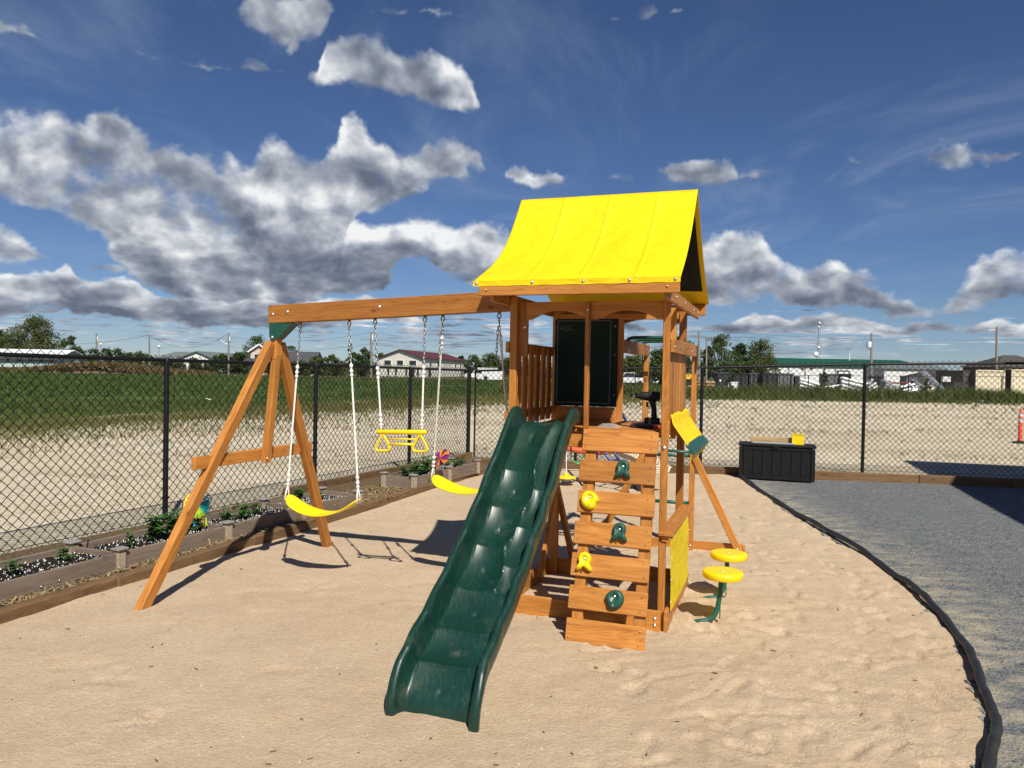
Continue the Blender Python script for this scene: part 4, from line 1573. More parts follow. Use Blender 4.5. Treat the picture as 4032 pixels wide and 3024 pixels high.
def belt_seat(pl, pr, dip, parent, width=.118):
    """flexible belt between the two rope ends: broad in the middle, rounded ends"""
    pl, pr = Vector(pl), Vector(pr)
    ax = pr - pl
    xn = Vector((ax.x, ax.y, 0)).normalized()
    fw = Vector((xn.y, -xn.x, 0))           # towards the camera
    nl = 44
    vs, fs = [], []
    for i in range(nl + 1):
        t = i / nl
        c_ = pl + ax * t
        sg = -dip * (1 - (2 * t - 1) ** 2) ** 1.0 + .012 * (abs(2 * t - 1) ** 6)
        e = min(t, 1 - t)
        hw = width / 2 * math.sqrt(max(0.02, 1 - (1 - min(1, e / .10)) ** 2)) * (.80 + .2 * math.sin(math.pi * t))
        slope = -dip * 4 * (1 - 2 * t)
        tilt = .75 * (1 - t) ** 1.3 - .12
        for j in range(9):
            b_ = j / 8 * 2 - 1
            vs.append(c_ + Vector((0, 0, sg)) + fw * (b_ * hw) + Vector((0, 0, -b_ * hw * tilt)) + Vector((0, 0, .006 * b_ * b_)))
    for i in range(nl):
        for j in range(8):
            fs.append((i * 9 + j, i * 9 + j + 1, (i + 1) * 9 + j + 1, (i + 1) * 9 + j))
    s_ = mesh_np('seat', vs, np.array(fs), yellow_plastic, parent, True, origin=(pl + pr) / 2)
    s_.modifiers.new('thickness', 'SOLIDIFY').thickness = .008
    return s_


def swing(label, ua, ub, la, lb, chain_len, spare, seat_dip, mats=(rope_mat, rope_mat), grp_='belt swings on the beam'):
    sw = thing('swing', label, 'swing', (Vector(la) + Vector(lb)) / 2, grp_)
    for u0, pe, rm in ((ua, la, mats[0]), (ub, lb, mats[1])):
        h_ = hanger(u0, sw)
        pe = Vector(pe)
        d_ = (pe - h_).normalized()
        c1 = h_ + d_ * chain_len
        chain(h_ + d_ * .0, c1 + d_ * .01, sw)
        if spare:
            chain(h_ + d_ * .03 - TU * .016 + TV * .01, h_ + d_ * .03 - TU * .024 + TV * .012 + Vector((0, 0, -spare)), sw)
        knots(c1 + d_ * .01, d_, sw)
        rope(c1, pe - d_ * .07, sw, mat=rm)
        knots(pe - d_ * .19, d_, sw)
        mb_ = MB()
        x = TV
        for sg in (-1, 1):
            mb_.tube([pe - d_ * .095, pe - d_ * .05 + x * .016 * sg, pe + d_ * .012 + x * .028 * sg], .0062, 6)
        mb_.build('rope_loop', rm, sw, True)
    belt_seat(la, lb, seat_dip, sw)
    return sw


swing('yellow belt swing hanging low beside the A-frame', -2.766, -2.341, T(-2.860, .09, .600), T(-2.240, .10, .620), .245, 0, .105)
swing('yellow belt swing hung higher, half hidden by the slide', -1.584, -1.159, T(-1.800, .43, .775), T(-1.130, .36, .800), .075, .20, .085, (rope_mat, rope_shaded))

tr = thing('trapeze', 'yellow trapeze bar with two triangular rings on white ropes', 'trapeze', T(-1.9, .1, 1.0))
ta, tb = T(-2.062, .105, 1.140), T(-1.738, .105, 1.152)
for u0, pe in ((-2.125, ta), (-1.723, tb)):
    h_ = hanger(u0, tr)
    d_ = (pe - h_).normalized()
    chain(h_, h_ + d_ * .285, tr)
    knots(h_ + d_ * .28, d_, tr)
    rope(h_ + d_ * .28, pe - d_ * .02, tr)
    knots(pe - d_ * .135, d_, tr)
xb = (tb - ta).normalized()
MB().tube([ta - xb * .038, ta - xb * .030, tb + xb * .030, tb + xb * .038], [.013, .0175, .0175, .013], 14).build('bar', yellow_plastic, tr, True, angle=50)
for pe, sg in ((ta, 1), (tb, -1)):
    c_ = pe + xb * (.012 * sg)
    loop = smooth_curve([c_ + xb * x_ + TZ * z_ for x_, z_ in ((0, -.012), (-.036, -.070), (-.056, -.112), (-.046, -.134), (0, -.137), (.046, -.134), (.056, -.112), (.036, -.070), (0, -.012))], 5)[:-1]
    MB().tube(loop, .0095, 8, closed=True).build('ring', yellow_plastic, tr, True)
MB().tube([ta + xb * .062 - TZ * .088, tb - xb * .062 - TZ * .088], .0095, 8).build('spacer_bar', yellow_plastic, tr, True)
MB().tube([ta + xb * .045 - TZ * .050, tb - xb * .045 - TZ * .050], .0055, 8).build('spacer_bar', yellow_plastic, tr, True)

# ------------------------------------------------------------------ tools on the deck
DK = 1.236
dr = thing('cordless_drill', 'black and yellow cordless drill standing on the deck', 'drill', T(-.19, .62, DK))
dc = T(-.19, .62, DK)
dx_ = (TU * .93 + TV * .1).normalized()
MB().lathe([(.026, -.075), (.033, -.068), (.034, -.01), (.031, .03), (.026, .055), (.017, .075), (.017, .095), (.010, .10), (.007, .135)], dc + TZ * .205 - dx_ * .015, -dx_, 16).build('body', tool_black, dr, True, angle=45)
MB().lathe([(.0345, -.012), (.0355, -.01), (.0355, .02), (.033, .024)], dc + TZ * .205 - dx_ * .0, -dx_, 16).build('collar', tool_black, dr, True, angle=45)
MB().lathe([(.012, 0), (.012, .018), (.007, .02), (.007, .035)], dc + TZ * .205 - dx_ * .112, -dx_, 12).build('chuck', steel, dr, True, angle=45)
mb = MB()
mb.tube([dc + TZ * .045 + dx_ * .022, dc + TZ * .11 + dx_ * .020, dc + TZ * .18 + dx_ * .005], [.022, .018, .024], 10)
mb.build('handle', tool_black, dr, True, angle=50)
MB().box(dc + TZ * .145 - dx_ * .028, (.016, .014, .035), rotz(TILT), .004).build('trigger', tool_black, dr)
MB().box(dc + TZ * .028 + dx_ * .008, (.105, .066, .050), rotz(TILT), .008).build('battery', tool_black, dr)
MB().box(dc + TZ * .036 - dx_ * .042, (.006, .05, .024), rotz(TILT), .002).build('battery_stripe', tool_yellow, dr)
bc = thing('bit_case', 'flat black and orange bit case lying on the deck', 'tool case', T(-.14, .34, DK))
MB().box(T(-.20, .33, DK + .012), (.15, .10, .022), rotz(TILT), .005).build('case', tool_black, bc)
MB().box(T(-.085, .335, DK + .011), (.075, .09, .020), rotz(TILT), .005).build('slider', orange_plastic, bc)
m, n, b, o = new_mat('clear_bag')
setp(n, b, col=(.75, .78, .80), rough=.12, alpha=.22)
bgv, k = [], 16
for j in range(12):
    for i in range(k):
        a, c_ = i / (k - 1) - .5, j / 11 - .5
        edge = max(0, 1 - (abs(a) * 2) ** 3) * max(0, 1 - (abs(c_) * 2) ** 3)
        bgv.append(T(-.40 + a * .16, .20 + c_ * .12, DK + .003 + edge * (.016 + .013 * random.random())))
bgf = np.array([(j * k + i, j * k + i + 1, (j + 1) * k + i + 1, (j + 1) * k + i) for j in range(11) for i in range(k - 1)])
bo = mesh_np('plastic_bag', bgv, bgf, m, None, True, origin=T(-.4, .2, DK))
tag(bo, 'crumpled clear plastic bag of hardware on the deck', 'bag')

# ------------------------------------------------------------------ chain-link fences


def link_mesh_bay(name, p0, p1, z0, z1a, z1b, parent, Wd=.094, r=.0044):
    p0, p1 = np.array(p0[:2]), np.array(p1[:2])
    L = np.linalg.norm(p1 - p0)
    dx = (p1 - p0) / L
    nx = np.array([-dx[1], dx[0]])
    k = int(round(L / (Wd / 2)))
    half = L / k
    V, Fc = [], []
    base = 0
    for i in range(k):
        s0 = i * half
        top = z1a + (z1b - z1a) * (i + .5) / k
        ns = int((top - z0) / (Wd / 2))
        q = np.arange(ns + 1)
        side = (q + i) % 2
        s = s0 + side * half
        s = s + rng.normal(0, .0018, ns + 1)
        z = z0 + q * (top - z0) / ns
        off = np.where(side == 0, .003, -.003)
        P = np.stack([p0[0] + dx[0] * s + nx[0] * off, p0[1] + dx[1] * s + nx[1] * off, z], -1)
        if i % 2 == 0:                     # knuckle at the top, bent over
            P[-1, 2] -= .008
        t = np.zeros((ns + 1, 3))
        for a in range(3):
            th = 2 * math.pi * a / 3
            V.append(P + r * (math.cos(th) * np.array([nx[0], nx[1], 0]) + 1.3 * math.sin(th) * np.array([dx[0], dx[1], 0])))
        n1 = ns + 1
        for a in range(3):
            b_ = (a + 1) % 3
            ii = np.arange(ns)
            Fc.append(np.stack([base + a * n1 + ii, base + b_ * n1 + ii, base + b_ * n1 + ii + 1, base + a * n1 + ii + 1], -1))
        base += 3 * n1
    o_ = mesh_np(name, np.concatenate(V), np.concatenate(Fc), black_coat, parent)
    o_['kind'] = 'stuff'
    return o_


def chain_fence(label, pts, zr, rad, first_out=False):
    f_ = thing('chain_link_fence', label, 'fence', (pts[len(pts) // 2][0], pts[len(pts) // 2][1], 0))
    for (x, y), z, r in zip(pts, zr, rad):
        mb_ = MB().lathe([(r, -.15), (r, z - .03 if r < .03 else z + .04), (r * 1.12, z - .028 if r < .03 else z + .042), (r * 1.12, z + .0 if r < .03 else z + .06), (r * .5, z + .028 if r < .03 else z + .085)], (x, y, 0), TZ, 14)
        po = mb_.build('post', black_coat, f_, True, angle=40)
        tb_ = MB()
        for q in range(4):
            tb_.lathe([(r + .004, 0), (r + .004, .012)], (x, y, .25 + q * .36), TZ, 12)
        tb_.build('tie_band', black_coat, po)
    for i in range(len(pts) - 1):
        a, b_ = Vector((*pts[i], zr[i])), Vector((*pts[i + 1], zr[i + 1]))
        MB().tube([a, b_], .0195, 10).build('top_rail', black_coat, f_, True, angle=50)
        MB().tube([Vector((a.x, a.y, .045)), Vector((b_.x, b_.y, .045))], .003, 5).build('tension_wire', black_coat, f_)
        link_mesh_bay('chain_link_mesh', a, b_, .012, a.z + .052, b_.z + .052, f_)
    return f_


FC = Vector((-.772, 13.853, 0))
FD = (FC - Vector((-3.493, 7.78, 0))).normalized()
lp = [FC - FD * s for s in (11.15, 9.0, 6.655, 4.30, 2.00, 0)]
chain_fence('black chain-link fence along the raised beds', [(p.x, p.y) for p in lp], [1.68, 1.665, 1.648, 1.632, 1.618, 1.60], [.027] * 5 + [.036])
rp = [(-.66, 13.85), (1.15, 13.66), (3.296, 13.347), (5.912, 12.908), (8.40, 12.50), (10.9, 12.08), (13.4, 11.66)]
chain_fence('black chain-link fence behind the tower and storage box', rp, [1.598, 1.66, 1.724, 1.826, 1.885, 1.93, 1.97], [.016] + [.028] * 6)

# ------------------------------------------------------------------ timber borders
tb = thing('timber_border', 'brown timber edging between the sand and the raised beds', 'edging', TIMB0)
td = (TIMB1 - TIMB0).normalized()
tn = Vector((-td.y, td.x, 0))
L, s = (TIMB1 - TIMB0).length + .55, 0
cuts = [0, 1.15, 3.55, 5.02, 7.42, 9.4, L]
for a, b_ in zip(cuts[:-1], cuts[1:]):
    j = random.uniform(-.006, .006)
    p0, p1 = TIMB0 + td * (a + .002) + tn * (.045 + j), TIMB0 + td * (b_ - .002) + tn * (.045 + j)
    board('timber', p0 + TZ * .016, p1 + TZ * (.016 + j * .5), .144, .088, TZ, timber_mat, tb, .012)
bt = thing('timber_border', 'pale timber edging along the back fence', 'edging', BACK0)
bdn = (BACK1 - BACK0).normalized()
bn = Vector((-bdn.y, bdn.x, 0))
L = (BACK1 - BACK0).length
cuts = [-.2, 2.15, 4.4, 6.85, 8.15, 10.5, L]
for a, b_ in zip(cuts[:-1], cuts[1:]):
    j = random.uniform(-.008, .008)
    p0, p1 = BACK0 + bdn * (a + .002) + bn * (.05 + j), BACK0 + bdn * (b_ - .002) + bn * (.05 + j)
    board('timber', p0 + TZ * .045, p1 + TZ * (.045 + j), .15, .088, TZ, timber_mat if a > 3 else plank_mat if False else timber_mat, bt, .012)
# kick board at the foot of the left fence
kbd = thing('timber_border', 'brown timber lying at the foot of the left fence', 'edging', FC)
fn = Vector((FD.y, -FD.x, 0))
for a, b_ in ((5.0, 3.7), (3.68, 1.3), (1.28, .05)):
    board('timber', FC - FD * a + fn * .10 + TZ * .07, FC - FD * b_ + fn * .10 + TZ * .07, .14, .05, TZ, timber_mat, kbd, .008)

# mulch under and around the beds
mp = [TIMB0 + tn * .06, TIMB1 + td * .5 + tn * .06, FC + fn * .12 - FD * .1, FC - FD * 12 + fn * .12]
m, n, b, o = new_mat('straw_mulch_ground')
tc = n.n('ShaderNodeNewGeometry').outputs['Position']
c = n.ramp(n.noise(tc, 38, 5, .75, .6), [(.32, (.055, .034, .018)), (.5, (.16, .11, .06)), (.68, (.34, .26, .15))])
setp(n, b, col=c, rough=.95, spec=.1)
bump(n, b, n.noise(tc, 60, 5, .75), 1.0, .03)
mo = mesh_np('mulch_ground', [(q.x, q.y, .052) for q in mp], [(0, 1, 2, 3)], m)
tag(mo, 'brown mulch under the raised beds', 'mulch', kind='structure')


def sticks(name, label, pts, lmin, lmax, wd, mat, seed, cat, zj=.02, kind='stuff', tiltz=.35):
    r = np.random.default_rng(seed)
    pts = np.asarray(pts)
    k = len(pts)
    a = r.uniform(0, np.pi, k)
    ln_ = r.uniform(lmin, lmax, k) / 2
    tl = r.normal(0, tiltz, k)
    d_ = np.stack([np.cos(a) * np.cos(tl), np.sin(a) * np.cos(tl), np.sin(tl)], -1) * ln_[:, None]
    w_ = np.stack([-np.sin(a), np.cos(a), r.normal(0, .4, k)], -1) * (wd / 2 * r.uniform(.5, 1.4, k))[:, None]
    p = pts + np.stack([np.zeros(k), np.zeros(k), r.uniform(0, zj, k)], -1)
    v = np.stack([p - d_ - w_, p + d_ - w_, p + d_ + w_, p - d_ + w_], 1).reshape(-1, 3)
    o_ = mesh_np(name, v, np.arange(4 * k).reshape(-1, 4), mat)
    return tag(o_, label, cat, kind=kind)


# ------------------------------------------------------------------ raised beds
soil = new_mat('potting_soil')
m, n, b, o = soil
tc = n.n('ShaderNodeNewGeometry').outputs['Position']
setp(n, b, col=n.ramp(n.noise(tc, 45, 5, .7), [(.3, (.008, .006, .005)), (.7, (.045, .035, .027))]), rough=.95, spec=.1)
bump(n, b, n.noise(tc, 50, 5, .75), 1.0, .02)
soil_mat = m
perlite = simple('perlite', (.72, .71, .68), .9, 0, .12, 30)
BN = Vector((-.924, .383, 0))


def raised_bed(label, fronts, w, h, z0=.048):
    fr = [Vector((*p, z0)) for p in fronts]
    bed = thing('raised_bed', label, 'garden bed', (fr[0] + fr[-1]) / 2 + BN * w / 2)
    n_ = len(fr)
    for side in (0, 1):
        for i in range(n_):
            p = fr[i] + BN * (w * side)
            dr_ = (fr[min(i + 1, n_ - 1)] - fr[max(i - 1, 0)]).normalized()
            ang = math.atan2(dr_.y, dr_.x)
            mb_ = MB()
            for k in range(3):                     # three staves
                mb_.box(p + dr_ * ((k - 1) * .024) + TZ * (h / 2 + .008), (.0215, .058, h + .016), rotz(ang), .003)
            po = mb_.build('corner_post', bedpost_mat, bed)
            MB().box(p + TZ * (h + .025), (.098, .086, .018), rotz(ang), .005).build('post_cap', cap_mat, po)
        for i in range(n_ - 1):
            a, b_ = fr[i] + BN * (w * side), fr[i + 1] + BN * (w * side)
            d_ = (b_ - a).normalized()
            dz = TZ * (h / 2)
            bo_ = board('side_board', a + d_ * .037 + dz, b_ - d_ * .037 + dz, h - .006, .022, TZ, bed_mat, bed)
            if side == 0:
                for _ in range(2):
                    q = a.lerp(b_, random.uniform(.15, .85)) - BN * .0125 + TZ * (h * random.uniform(.3, .75))
                    bolt(q, -BN, .006, bo_, 'screw')
    for i in range(n_):
        a = fr[i] + TZ * (h / 2)
        board('divider', a + BN * .032, a + BN * (w - .032), h - .012, .02, TZ, bed_mat, bed)
    pv_ = []
    for i in range(n_ - 1):
        a, b_ = fr[i], fr[i + 1]
        d_ = (b_ - a).normalized()
        q0, q1 = a + d_ * .014, b_ - d_ * .014
        vs = []
        for j in range(9):
            for k in range(17):
                p = q0.lerp(q1, k / 16) + BN * (.014 + (w - .028) * j / 8)
                vs.append((p.x, p.y, z0 + h * .66 + .012 * math.sin(k * 1.7 + j) * math.cos(j * 1.3 + i)))
        mesh_np('soil', vs, [(j * 17 + k, j * 17 + k + 1, (j + 1) * 17 + k + 1, (j + 1) * 17 + k) for j in range(8) for k in range(16)], soil_mat, bed, True, origin=(q0 + q1) / 2)
        for _ in range(420):
            p = q0.lerp(q1, random.uniform(.01, .99)) + BN * (.02 + (w - .05) * random.random())
            pv_.append((p.x, p.y, z0 + h * .66 + .008))
    sel = pv_
    r = np.random.default_rng(5)
    k = len(sel)
    P = np.asarray(sel)
    sz = r.uniform(.002, .008, k)
    tet = np.array([(0, 0, 1.2), (1, 0, -.4), (-.5, .87, -.4), (-.5, -.87, -.4)])
    v = P[:, None, :] + (tet[None] * sz[:, None, None]) * r.uniform(.6, 1.4, (k, 4, 1))
    f = np.array([(0, 1, 2), (0, 2, 3), (0, 3, 1), (1, 3, 2)])
    ob = mesh_np('perlite_bits', v.reshape(-1, 3), (f[None] + 4 * np.arange(k)[:, None, None]).reshape(-1, 3), perlite, bed)
    ob['kind'] = 'stuff'
    return fr, w, h, z0


NB = raised_bed('long weathered raised bed of four sections near the camera', [(-3.325, 4.66), (-2.904, 5.718), (-2.486, 6.765), (-2.10, 7.80), (-1.70, 8.62)], .50, .150)
FB = raised_bed('shorter weathered raised bed at the far end by the fence corner', [(-1.235, 9.84), (-.86, 10.74), (-.50, 11.62)], .44, .175)

# straw
r_ = np.random.default_rng(9)
k = 7500
t = r_.random(k)
w_ = r_.random(k)
a0, a1 = np.array(TIMB0[:2]) + np.array(tn[:2]) * .10, np.array(TIMB1[:2]) + np.array(td[:2]) * .3 + np.array(tn[:2]) * .10
pt = a0 + (a1 - a0) * t[:, None] + np.array(tn[:2]) * (w_ * .25)[:, None]
pt2 = np.array([-1.70, 8.7]) + r_.uniform(0, 1, (2600, 1)) * np.array([.40, 1.1]) + r_.uniform(-.1, .55, (2600, 1)) * np.array([-.924, .383])
pp_ = np.concatenate([pt, pt2])
straw_mat = leafmat('straw', (.13, .085, .04), (.36, .27, .14), (.55, .45, .27), .1)
sticks('straw_mulch', 'loose straw mulch between timber edging and raised beds', np.concatenate([pp_, np.full((len(pp_), 1), .056)], 1), .02, .085, .008, straw_mat, 4, 'straw', .028)
# bits of bark, twigs and pebbles on the sand
k = 420
xx = r_.uniform(-3.2, 3.0, k)
yy = r_.uniform(3.0, 12, k)
ok = inside(sand_poly, xx, yy)
pz_ = np.array([sand_z(a, b_) for a, b_ in zip(xx[ok], yy[ok])])
sticks('sand_litter', 'small twigs and bark chips lying on the sand', np.stack([xx[ok], yy[ok], pz_ + .003], -1), .006, .03, .006, simple('twig', (.10, .065, .035), .9, 0, .3, 20), 6, 'litter', .003, tiltz=.1)
k = 650
xx = r_.uniform(-3.2, 3.0, k)
yy = r_.uniform(3.0, 12, k)
ok = inside(sand_poly, xx, yy)
P = np.stack([xx[ok], yy[ok], np.array([sand_z(a, b_) for a, b_ in zip(xx[ok], yy[ok])])], -1)
sz = r_.uniform(.002, .0065, len(P))
tet = np.array([(0, 0, .8), (1, 0, 0), (-.1, .9, .1), (-1, .1, 0), (0, -.9, .1)])
v = P[:, None, :] + tet[None] * sz[:, None, None] * r_.uniform(.6, 1.3, (len(P), 5, 1))
f = np.array([(0, 1, 2), (0, 2, 3), (0, 3, 4), (0, 4, 1)])
tag(mesh_np('pebbles', v.reshape(-1, 3), (f[None] + 5 * np.arange(len(P))[:, None, None]).reshape(-1, 3), simple('pale_pebble', (.62, .56, .46), .8, 0, .2, 30)), 'tiny pale pebbles on the sand', 'pebbles', kind='stuff')
k = 5200
xx = r_.uniform(1.6, 9.5, k)
yy = r_.uniform(3.0, 12, k)
gexx = np.interp(-yy, [-p[1] for p in edge_xy], [p[0] for p in edge_xy])
ok = (xx > gexx + .06) & (yy < back_y(xx) - .06)
P = np.stack([xx[ok], yy[ok], np.full(ok.sum(), -.008)], -1)
sz = r_.uniform(.004, .012, len(P))
v = P[:, None, :] + tet[None] * sz[:, None, None] * r_.uniform(.6, 1.3, (len(P), 5, 1))
tag(mesh_np('gravel_stones', v.reshape(-1, 3), (f[None] + 5 * np.arange(len(P))[:, None, None]).reshape(-1, 3), leafmat('gravel_stone', (.05, .055, .06), (.12, .13, .14), (.36, .35, .33), .05)), 'loose grey stones on the gravel', 'stones', kind='stuff')


def plant(label, p, size, nleaf, seed, grp_):
    r = random.Random(seed)
    p = Vector(p)
    t_ = thing('vegetable_plant', label, 'plant', p, grp_)
    st, lf_ = MB(), MB()
    for k in range(max(3, nleaf // 7)):
        a = r.uniform(0, 6.28)
        hgt = size * r.uniform(.5, 1.0)
        tip = p + Vector((math.cos(a) * size * .55 * r.random(), math.sin(a) * size * .55 * r.random(), hgt))
        mid = p.lerp(tip, .5) + Vector((0, 0, size * .08))
        st.tube([p - TZ * .01, mid, tip], [.004, .003, .002], 5)
        for q in range(7):
            s_ = r.uniform(.25, 1.0)
            base = p.lerp(tip, s_)
            b_ = r.uniform(0, 6.28)
            L_ = size * r.uniform(.26, .50)
            d_ = Vector((math.cos(b_), math.sin(b_), r.uniform(-.25, .5))).normalized()
            w_ = d_.cross(TZ).normalized() * L_ * .36
            up = w_.cross(d_).normalized() * L_ * .10
            v = [base, base + d_ * L_ * .45 + w_ + up, base + d_ * L_ * .5, base + d_ * L_ - up, base + d_ * L_ * .45 - w_ + up]
            lf_.add(v, [(0, 2, 1), (1, 2, 3), (0, 4, 2), (4, 3, 2)])
    st.build('stem', veg_leaf, t_)
    lf_.build('leaves', veg_leaf, t_)


def in_bed(bd_, i, s, t):
    fr, w, h, z0 = bd_
    return fr[i].lerp(fr[i + 1], s) + BN * (w * t) + TZ * (h * .66)


PL = [(NB, 0, .45, .5, .09, 18, 'small seedling in the raised bed section nearest the camera'), (NB, 0, .80, .6, .10, 22, 'taller seedling beside the first bed divider'),
      (NB, 1, .28, .45, .09, 18, 'low seedling in the second bed section near its divider'),
      (NB, 1, .50, .5, .16, 52, 'bushy leafy plant in the second bed section, nearest of its clump'), (NB, 1, .62, .35, .17, 52, 'bushy leafy plant in the second bed section, middle of its clump by the fence side'),
      (NB, 1, .74, .55, .16, 46, 'bushy leafy plant in the second bed section, farthest of its clump'), (NB, 1, .88, .5, .13, 40, 'leafy plant at the far end of the second bed section'),
      (NB, 2, .25, .5, .11, 34, 'leafy plant nearest the camera in the third bed section'), (NB, 2, .42, .45, .12, 38, 'largest leafy plant, in the middle of the third bed section'), (NB, 2, .62, .55, .10, 28, 'small leafy plant farthest back in the third bed section'),
      (NB, 3, .25, .5, .14, 40, 'leafy plants in the fourth bed section behind the low swing'), (NB, 3, .70, .6, .09, 22, 'small plant at the end of the fourth bed section'),
      (FB, 0, .18, .5, .15, 40, 'leafy plant by the near end board of the far raised bed'), (FB, 0, .42, .5, .17, 46, 'second leafy plant from the near end of the far raised bed'), (FB, 0, .62, .45, .17, 46, 'third leafy plant from the near end of the far raised bed'), (FB, 0, .85, .6, .14, 36, 'leafy plant beside the middle divider of the far raised bed'),
      (FB, 1, .30, .4, .10, 30, 'low plant just past the middle divider of the far raised bed'), (FB, 1, .55, .35, .11, 34, 'low plant in the middle of the far half of the far raised bed'), (FB, 1, .8, .4, .12, 34, 'low plant by the far end board of the far raised bed')]
for q, (bd_, i, s_, t_, sz_, nl_, lab) in enumerate(PL):
    plant(lab, in_bed(bd_, i, s_, t_), sz_ * 1.35, int(nl_ * 1.5), q, 'vegetables in the raised beds')

# ------------------------------------------------------------------ spinners in the beds


def leafcol(name, c):
    return simple(name, c, .55, 0, .08, 12)


sp = A(776, 1985, 6.72)
wheel = thing('spinner', 'rainbow fabric spinner wheel in the second raised bed', 'spinner', (sp.x, sp.y, .13))
ax = (Vector((.80, -.60, .05))).normalized()
e1 = ax.cross(TZ).normalized()
e2 = e1.cross(ax)
cols = [('spin_purple', (.16, .04, .36)), ('spin_blue', (.02, .32, .55)), ('spin_teal', (.02, .42, .50)), ('spin_lime', (.35, .55, .03)), ('spin_orange', (.75, .24, .03)), ('spin_yellow', (.80, .55, .05))]
cm = [leafcol(*c_) for c_ in cols]
for k in range(18):
    a = 2 * math.pi * (k / 18) + 1.0
    mb_ = MB()
    R0 = .128
    d0_ = e1 * math.cos(a) + e2 * math.sin(a)
    d1_ = e1 * math.cos(a + .42) + e2 * math.sin(a + .42)
    mb_.add([sp, sp + d0_ * R0 * .6 + ax * .022, sp + d0_ * R0 + ax * .012, sp + d1_ * R0 * .97 - ax * .02, sp + d1_ * R0 * .55 - ax * .012], [(0, 1, 2, 3, 4)])
    mb_.build('petal', cm[(k // 3) % 6], wheel)
MB().tube([sp + (e1 * math.cos(t) + e2 * math.sin(t)) * .135 for t in np.linspace(0, 2 * math.pi, 40, endpoint=False)], .0022, 5, closed=True).build('ring', black_coat, wheel)
MB().tube([sp - ax * .02, Vector((sp.x, sp.y, sp.z)) - ax * .02 - TZ * .15, Vector((sp.x, sp.y, .12)) - ax * .02], .004, 6).build('stake', black_coat, wheel)
for k in range(5):
    MB().add([sp + e1 * (-.09 + k * .03) - e2 * .13, sp + e1 * (-.075 + k * .03) - e2 * .13, sp + e1 * (-.07 + k * .028) - e2 * (.20 + .02 * (k % 2)) + ax * .01, sp + e1 * (-.09 + k * .028) - e2 * (.20 + .02 * (k % 2)) + ax * .01], [(0, 1, 2, 3)]).build('streamer', cm[(k + 3) % 6], wheel)

sp = A(1733, 1805, 10.25)
w2 = thing('spinner', 'orange and purple pinwheel on a black stake in the far raised bed', 'spinner', (sp.x, sp.y - .02, .14))
ax = Vector((-.55, -.55, .62)).normalized()
e1 = ax.cross(TZ).normalized()
e2 = e1.cross(ax)
pin = [leafcol('pin_orange', (.78, .20, .03)), leafcol('pin_purple', (.16, .02, .22)), leafcol('pin_dark', (.05, .02, .07))]
for k in range(12):
    a = 2 * math.pi * k / 12
    R0 = .165
    d0_ = e1 * math.cos(a) + e2 * math.sin(a)
    d1_ = e1 * math.cos(a + .5) + e2 * math.sin(a + .5)
    MB().add([sp + ax * .01, sp + d0_ * R0 * .7 + ax * .03, sp + d0_ * R0 * .98, sp + d1_ * R0 * .80 - ax * .015], [(0, 1, 2, 3)]).build('petal', pin[(0, 1, 0, 2)[k % 4]], w2)
MB().lathe([(.018, 0), (.02, .01), (.012, .024)], sp, ax, 12).build('hub', pin[1], w2, True)
q0 = A(1688, 1862, 10.15)
MB().tube([sp - ax * .01, Vector((q0.x, q0.y, .13))], .005, 6).build('stake', black_coat, w2)
for (px_, py_, d_, top_) in ((340, 2160, 5.95, .07), (1662, 1870, 10.6, .36)):
    q = A(px_, py_, d_)
    so_ = MB().tube([(q.x, q.y, .11), (q.x + .012, q.y + .005, q.z + top_)], .0045, 6).build('garden_stake', black_coat)
    tag(so_, 'thin black stake leaning in the near raised bed' if px_ < 900 else 'thin black stake standing in the far raised bed', 'stake')

# ------------------------------------------------------------------ black edging tube
ed = MB()
pts = [Vector((p.x + .02, p.y, .018 + .012 * math.sin(i * .23) + .006 * math.sin(i * .71))) for i, p in enumerate(edge_c)]
ed.tube(pts, [.024 + .002 * math.sin(i * 1.3) for i in range(len(pts))], 12)
edo = ed.build('garden_edging', simple('black_edging', (.018, .018, .019), .55, 0, .4, 9, bmp=.15), None, True)
tag(edo, 'curved black plastic edging tube between sand and gravel', 'edging')

# ------------------------------------------------------------------ deck box
bx0, bx1 = Vector((3.555, 11.965, 0)), Vector((4.60, 11.60, 0))
bxd = (bx1 - bx0).normalized()
bxn = Vector((-bxd.y, bxd.x, 0))
Lb = (bx1 - bx0).length
box = thing('storage_box', 'black resin storage box by the back timber', 'storage box', bx0 + bxd * Lb / 2 + bxn * .22)
Mb = rotz(math.atan2(bxd.y, bxd.x))


def BX(s, t, z):
    return bx0 + bxd * s + bxn * t + TZ * z


HB = .515
MB().box(BX(Lb / 2, .205, HB / 2), (Lb - .05, .37, HB - .02), Mb, .01).build('body', black_resin, box)
npk = 7
for k in range(npk):
    s_ = .065 + (Lb - .13) * (k + .5) / npk
    MB().box(BX(s_, .014, .255), ((Lb - .13) / npk - .006, .014, .40), Mb, .003).build('plank', black_resin, box)
for s_ in (.03, Lb - .03):
    MB().box(BX(s_, .012, HB / 2 - .005), (.06, .024, HB - .02), Mb, .006).build('corner_post', black_resin, box)
for z_ in (.030, .480):
    MB().box(BX(Lb / 2, .011, z_), (Lb - .122, .022, .045), Mb, .004).build('front_rail', black_resin, box)
lid = MB().box(BX(Lb / 2, .200, HB + .014), (Lb + .03, .43, .040), Mb, .012).build('lid', black_resin, box)
MB().box(BX(Lb * .49, -.017, HB + .0), (.10, .012, .018), Mb, .003).build('latch', black_resin, lid)
MB().tube([BX(Lb * .45, -.024, HB - .01), BX(Lb * .47, -.028, HB - .016), BX(Lb * .51, -.028, HB - .016), BX(Lb * .53, -.024, HB - .01)], .004, 6).build('handle', tool_black, lid, True)
zt = HB + .0345
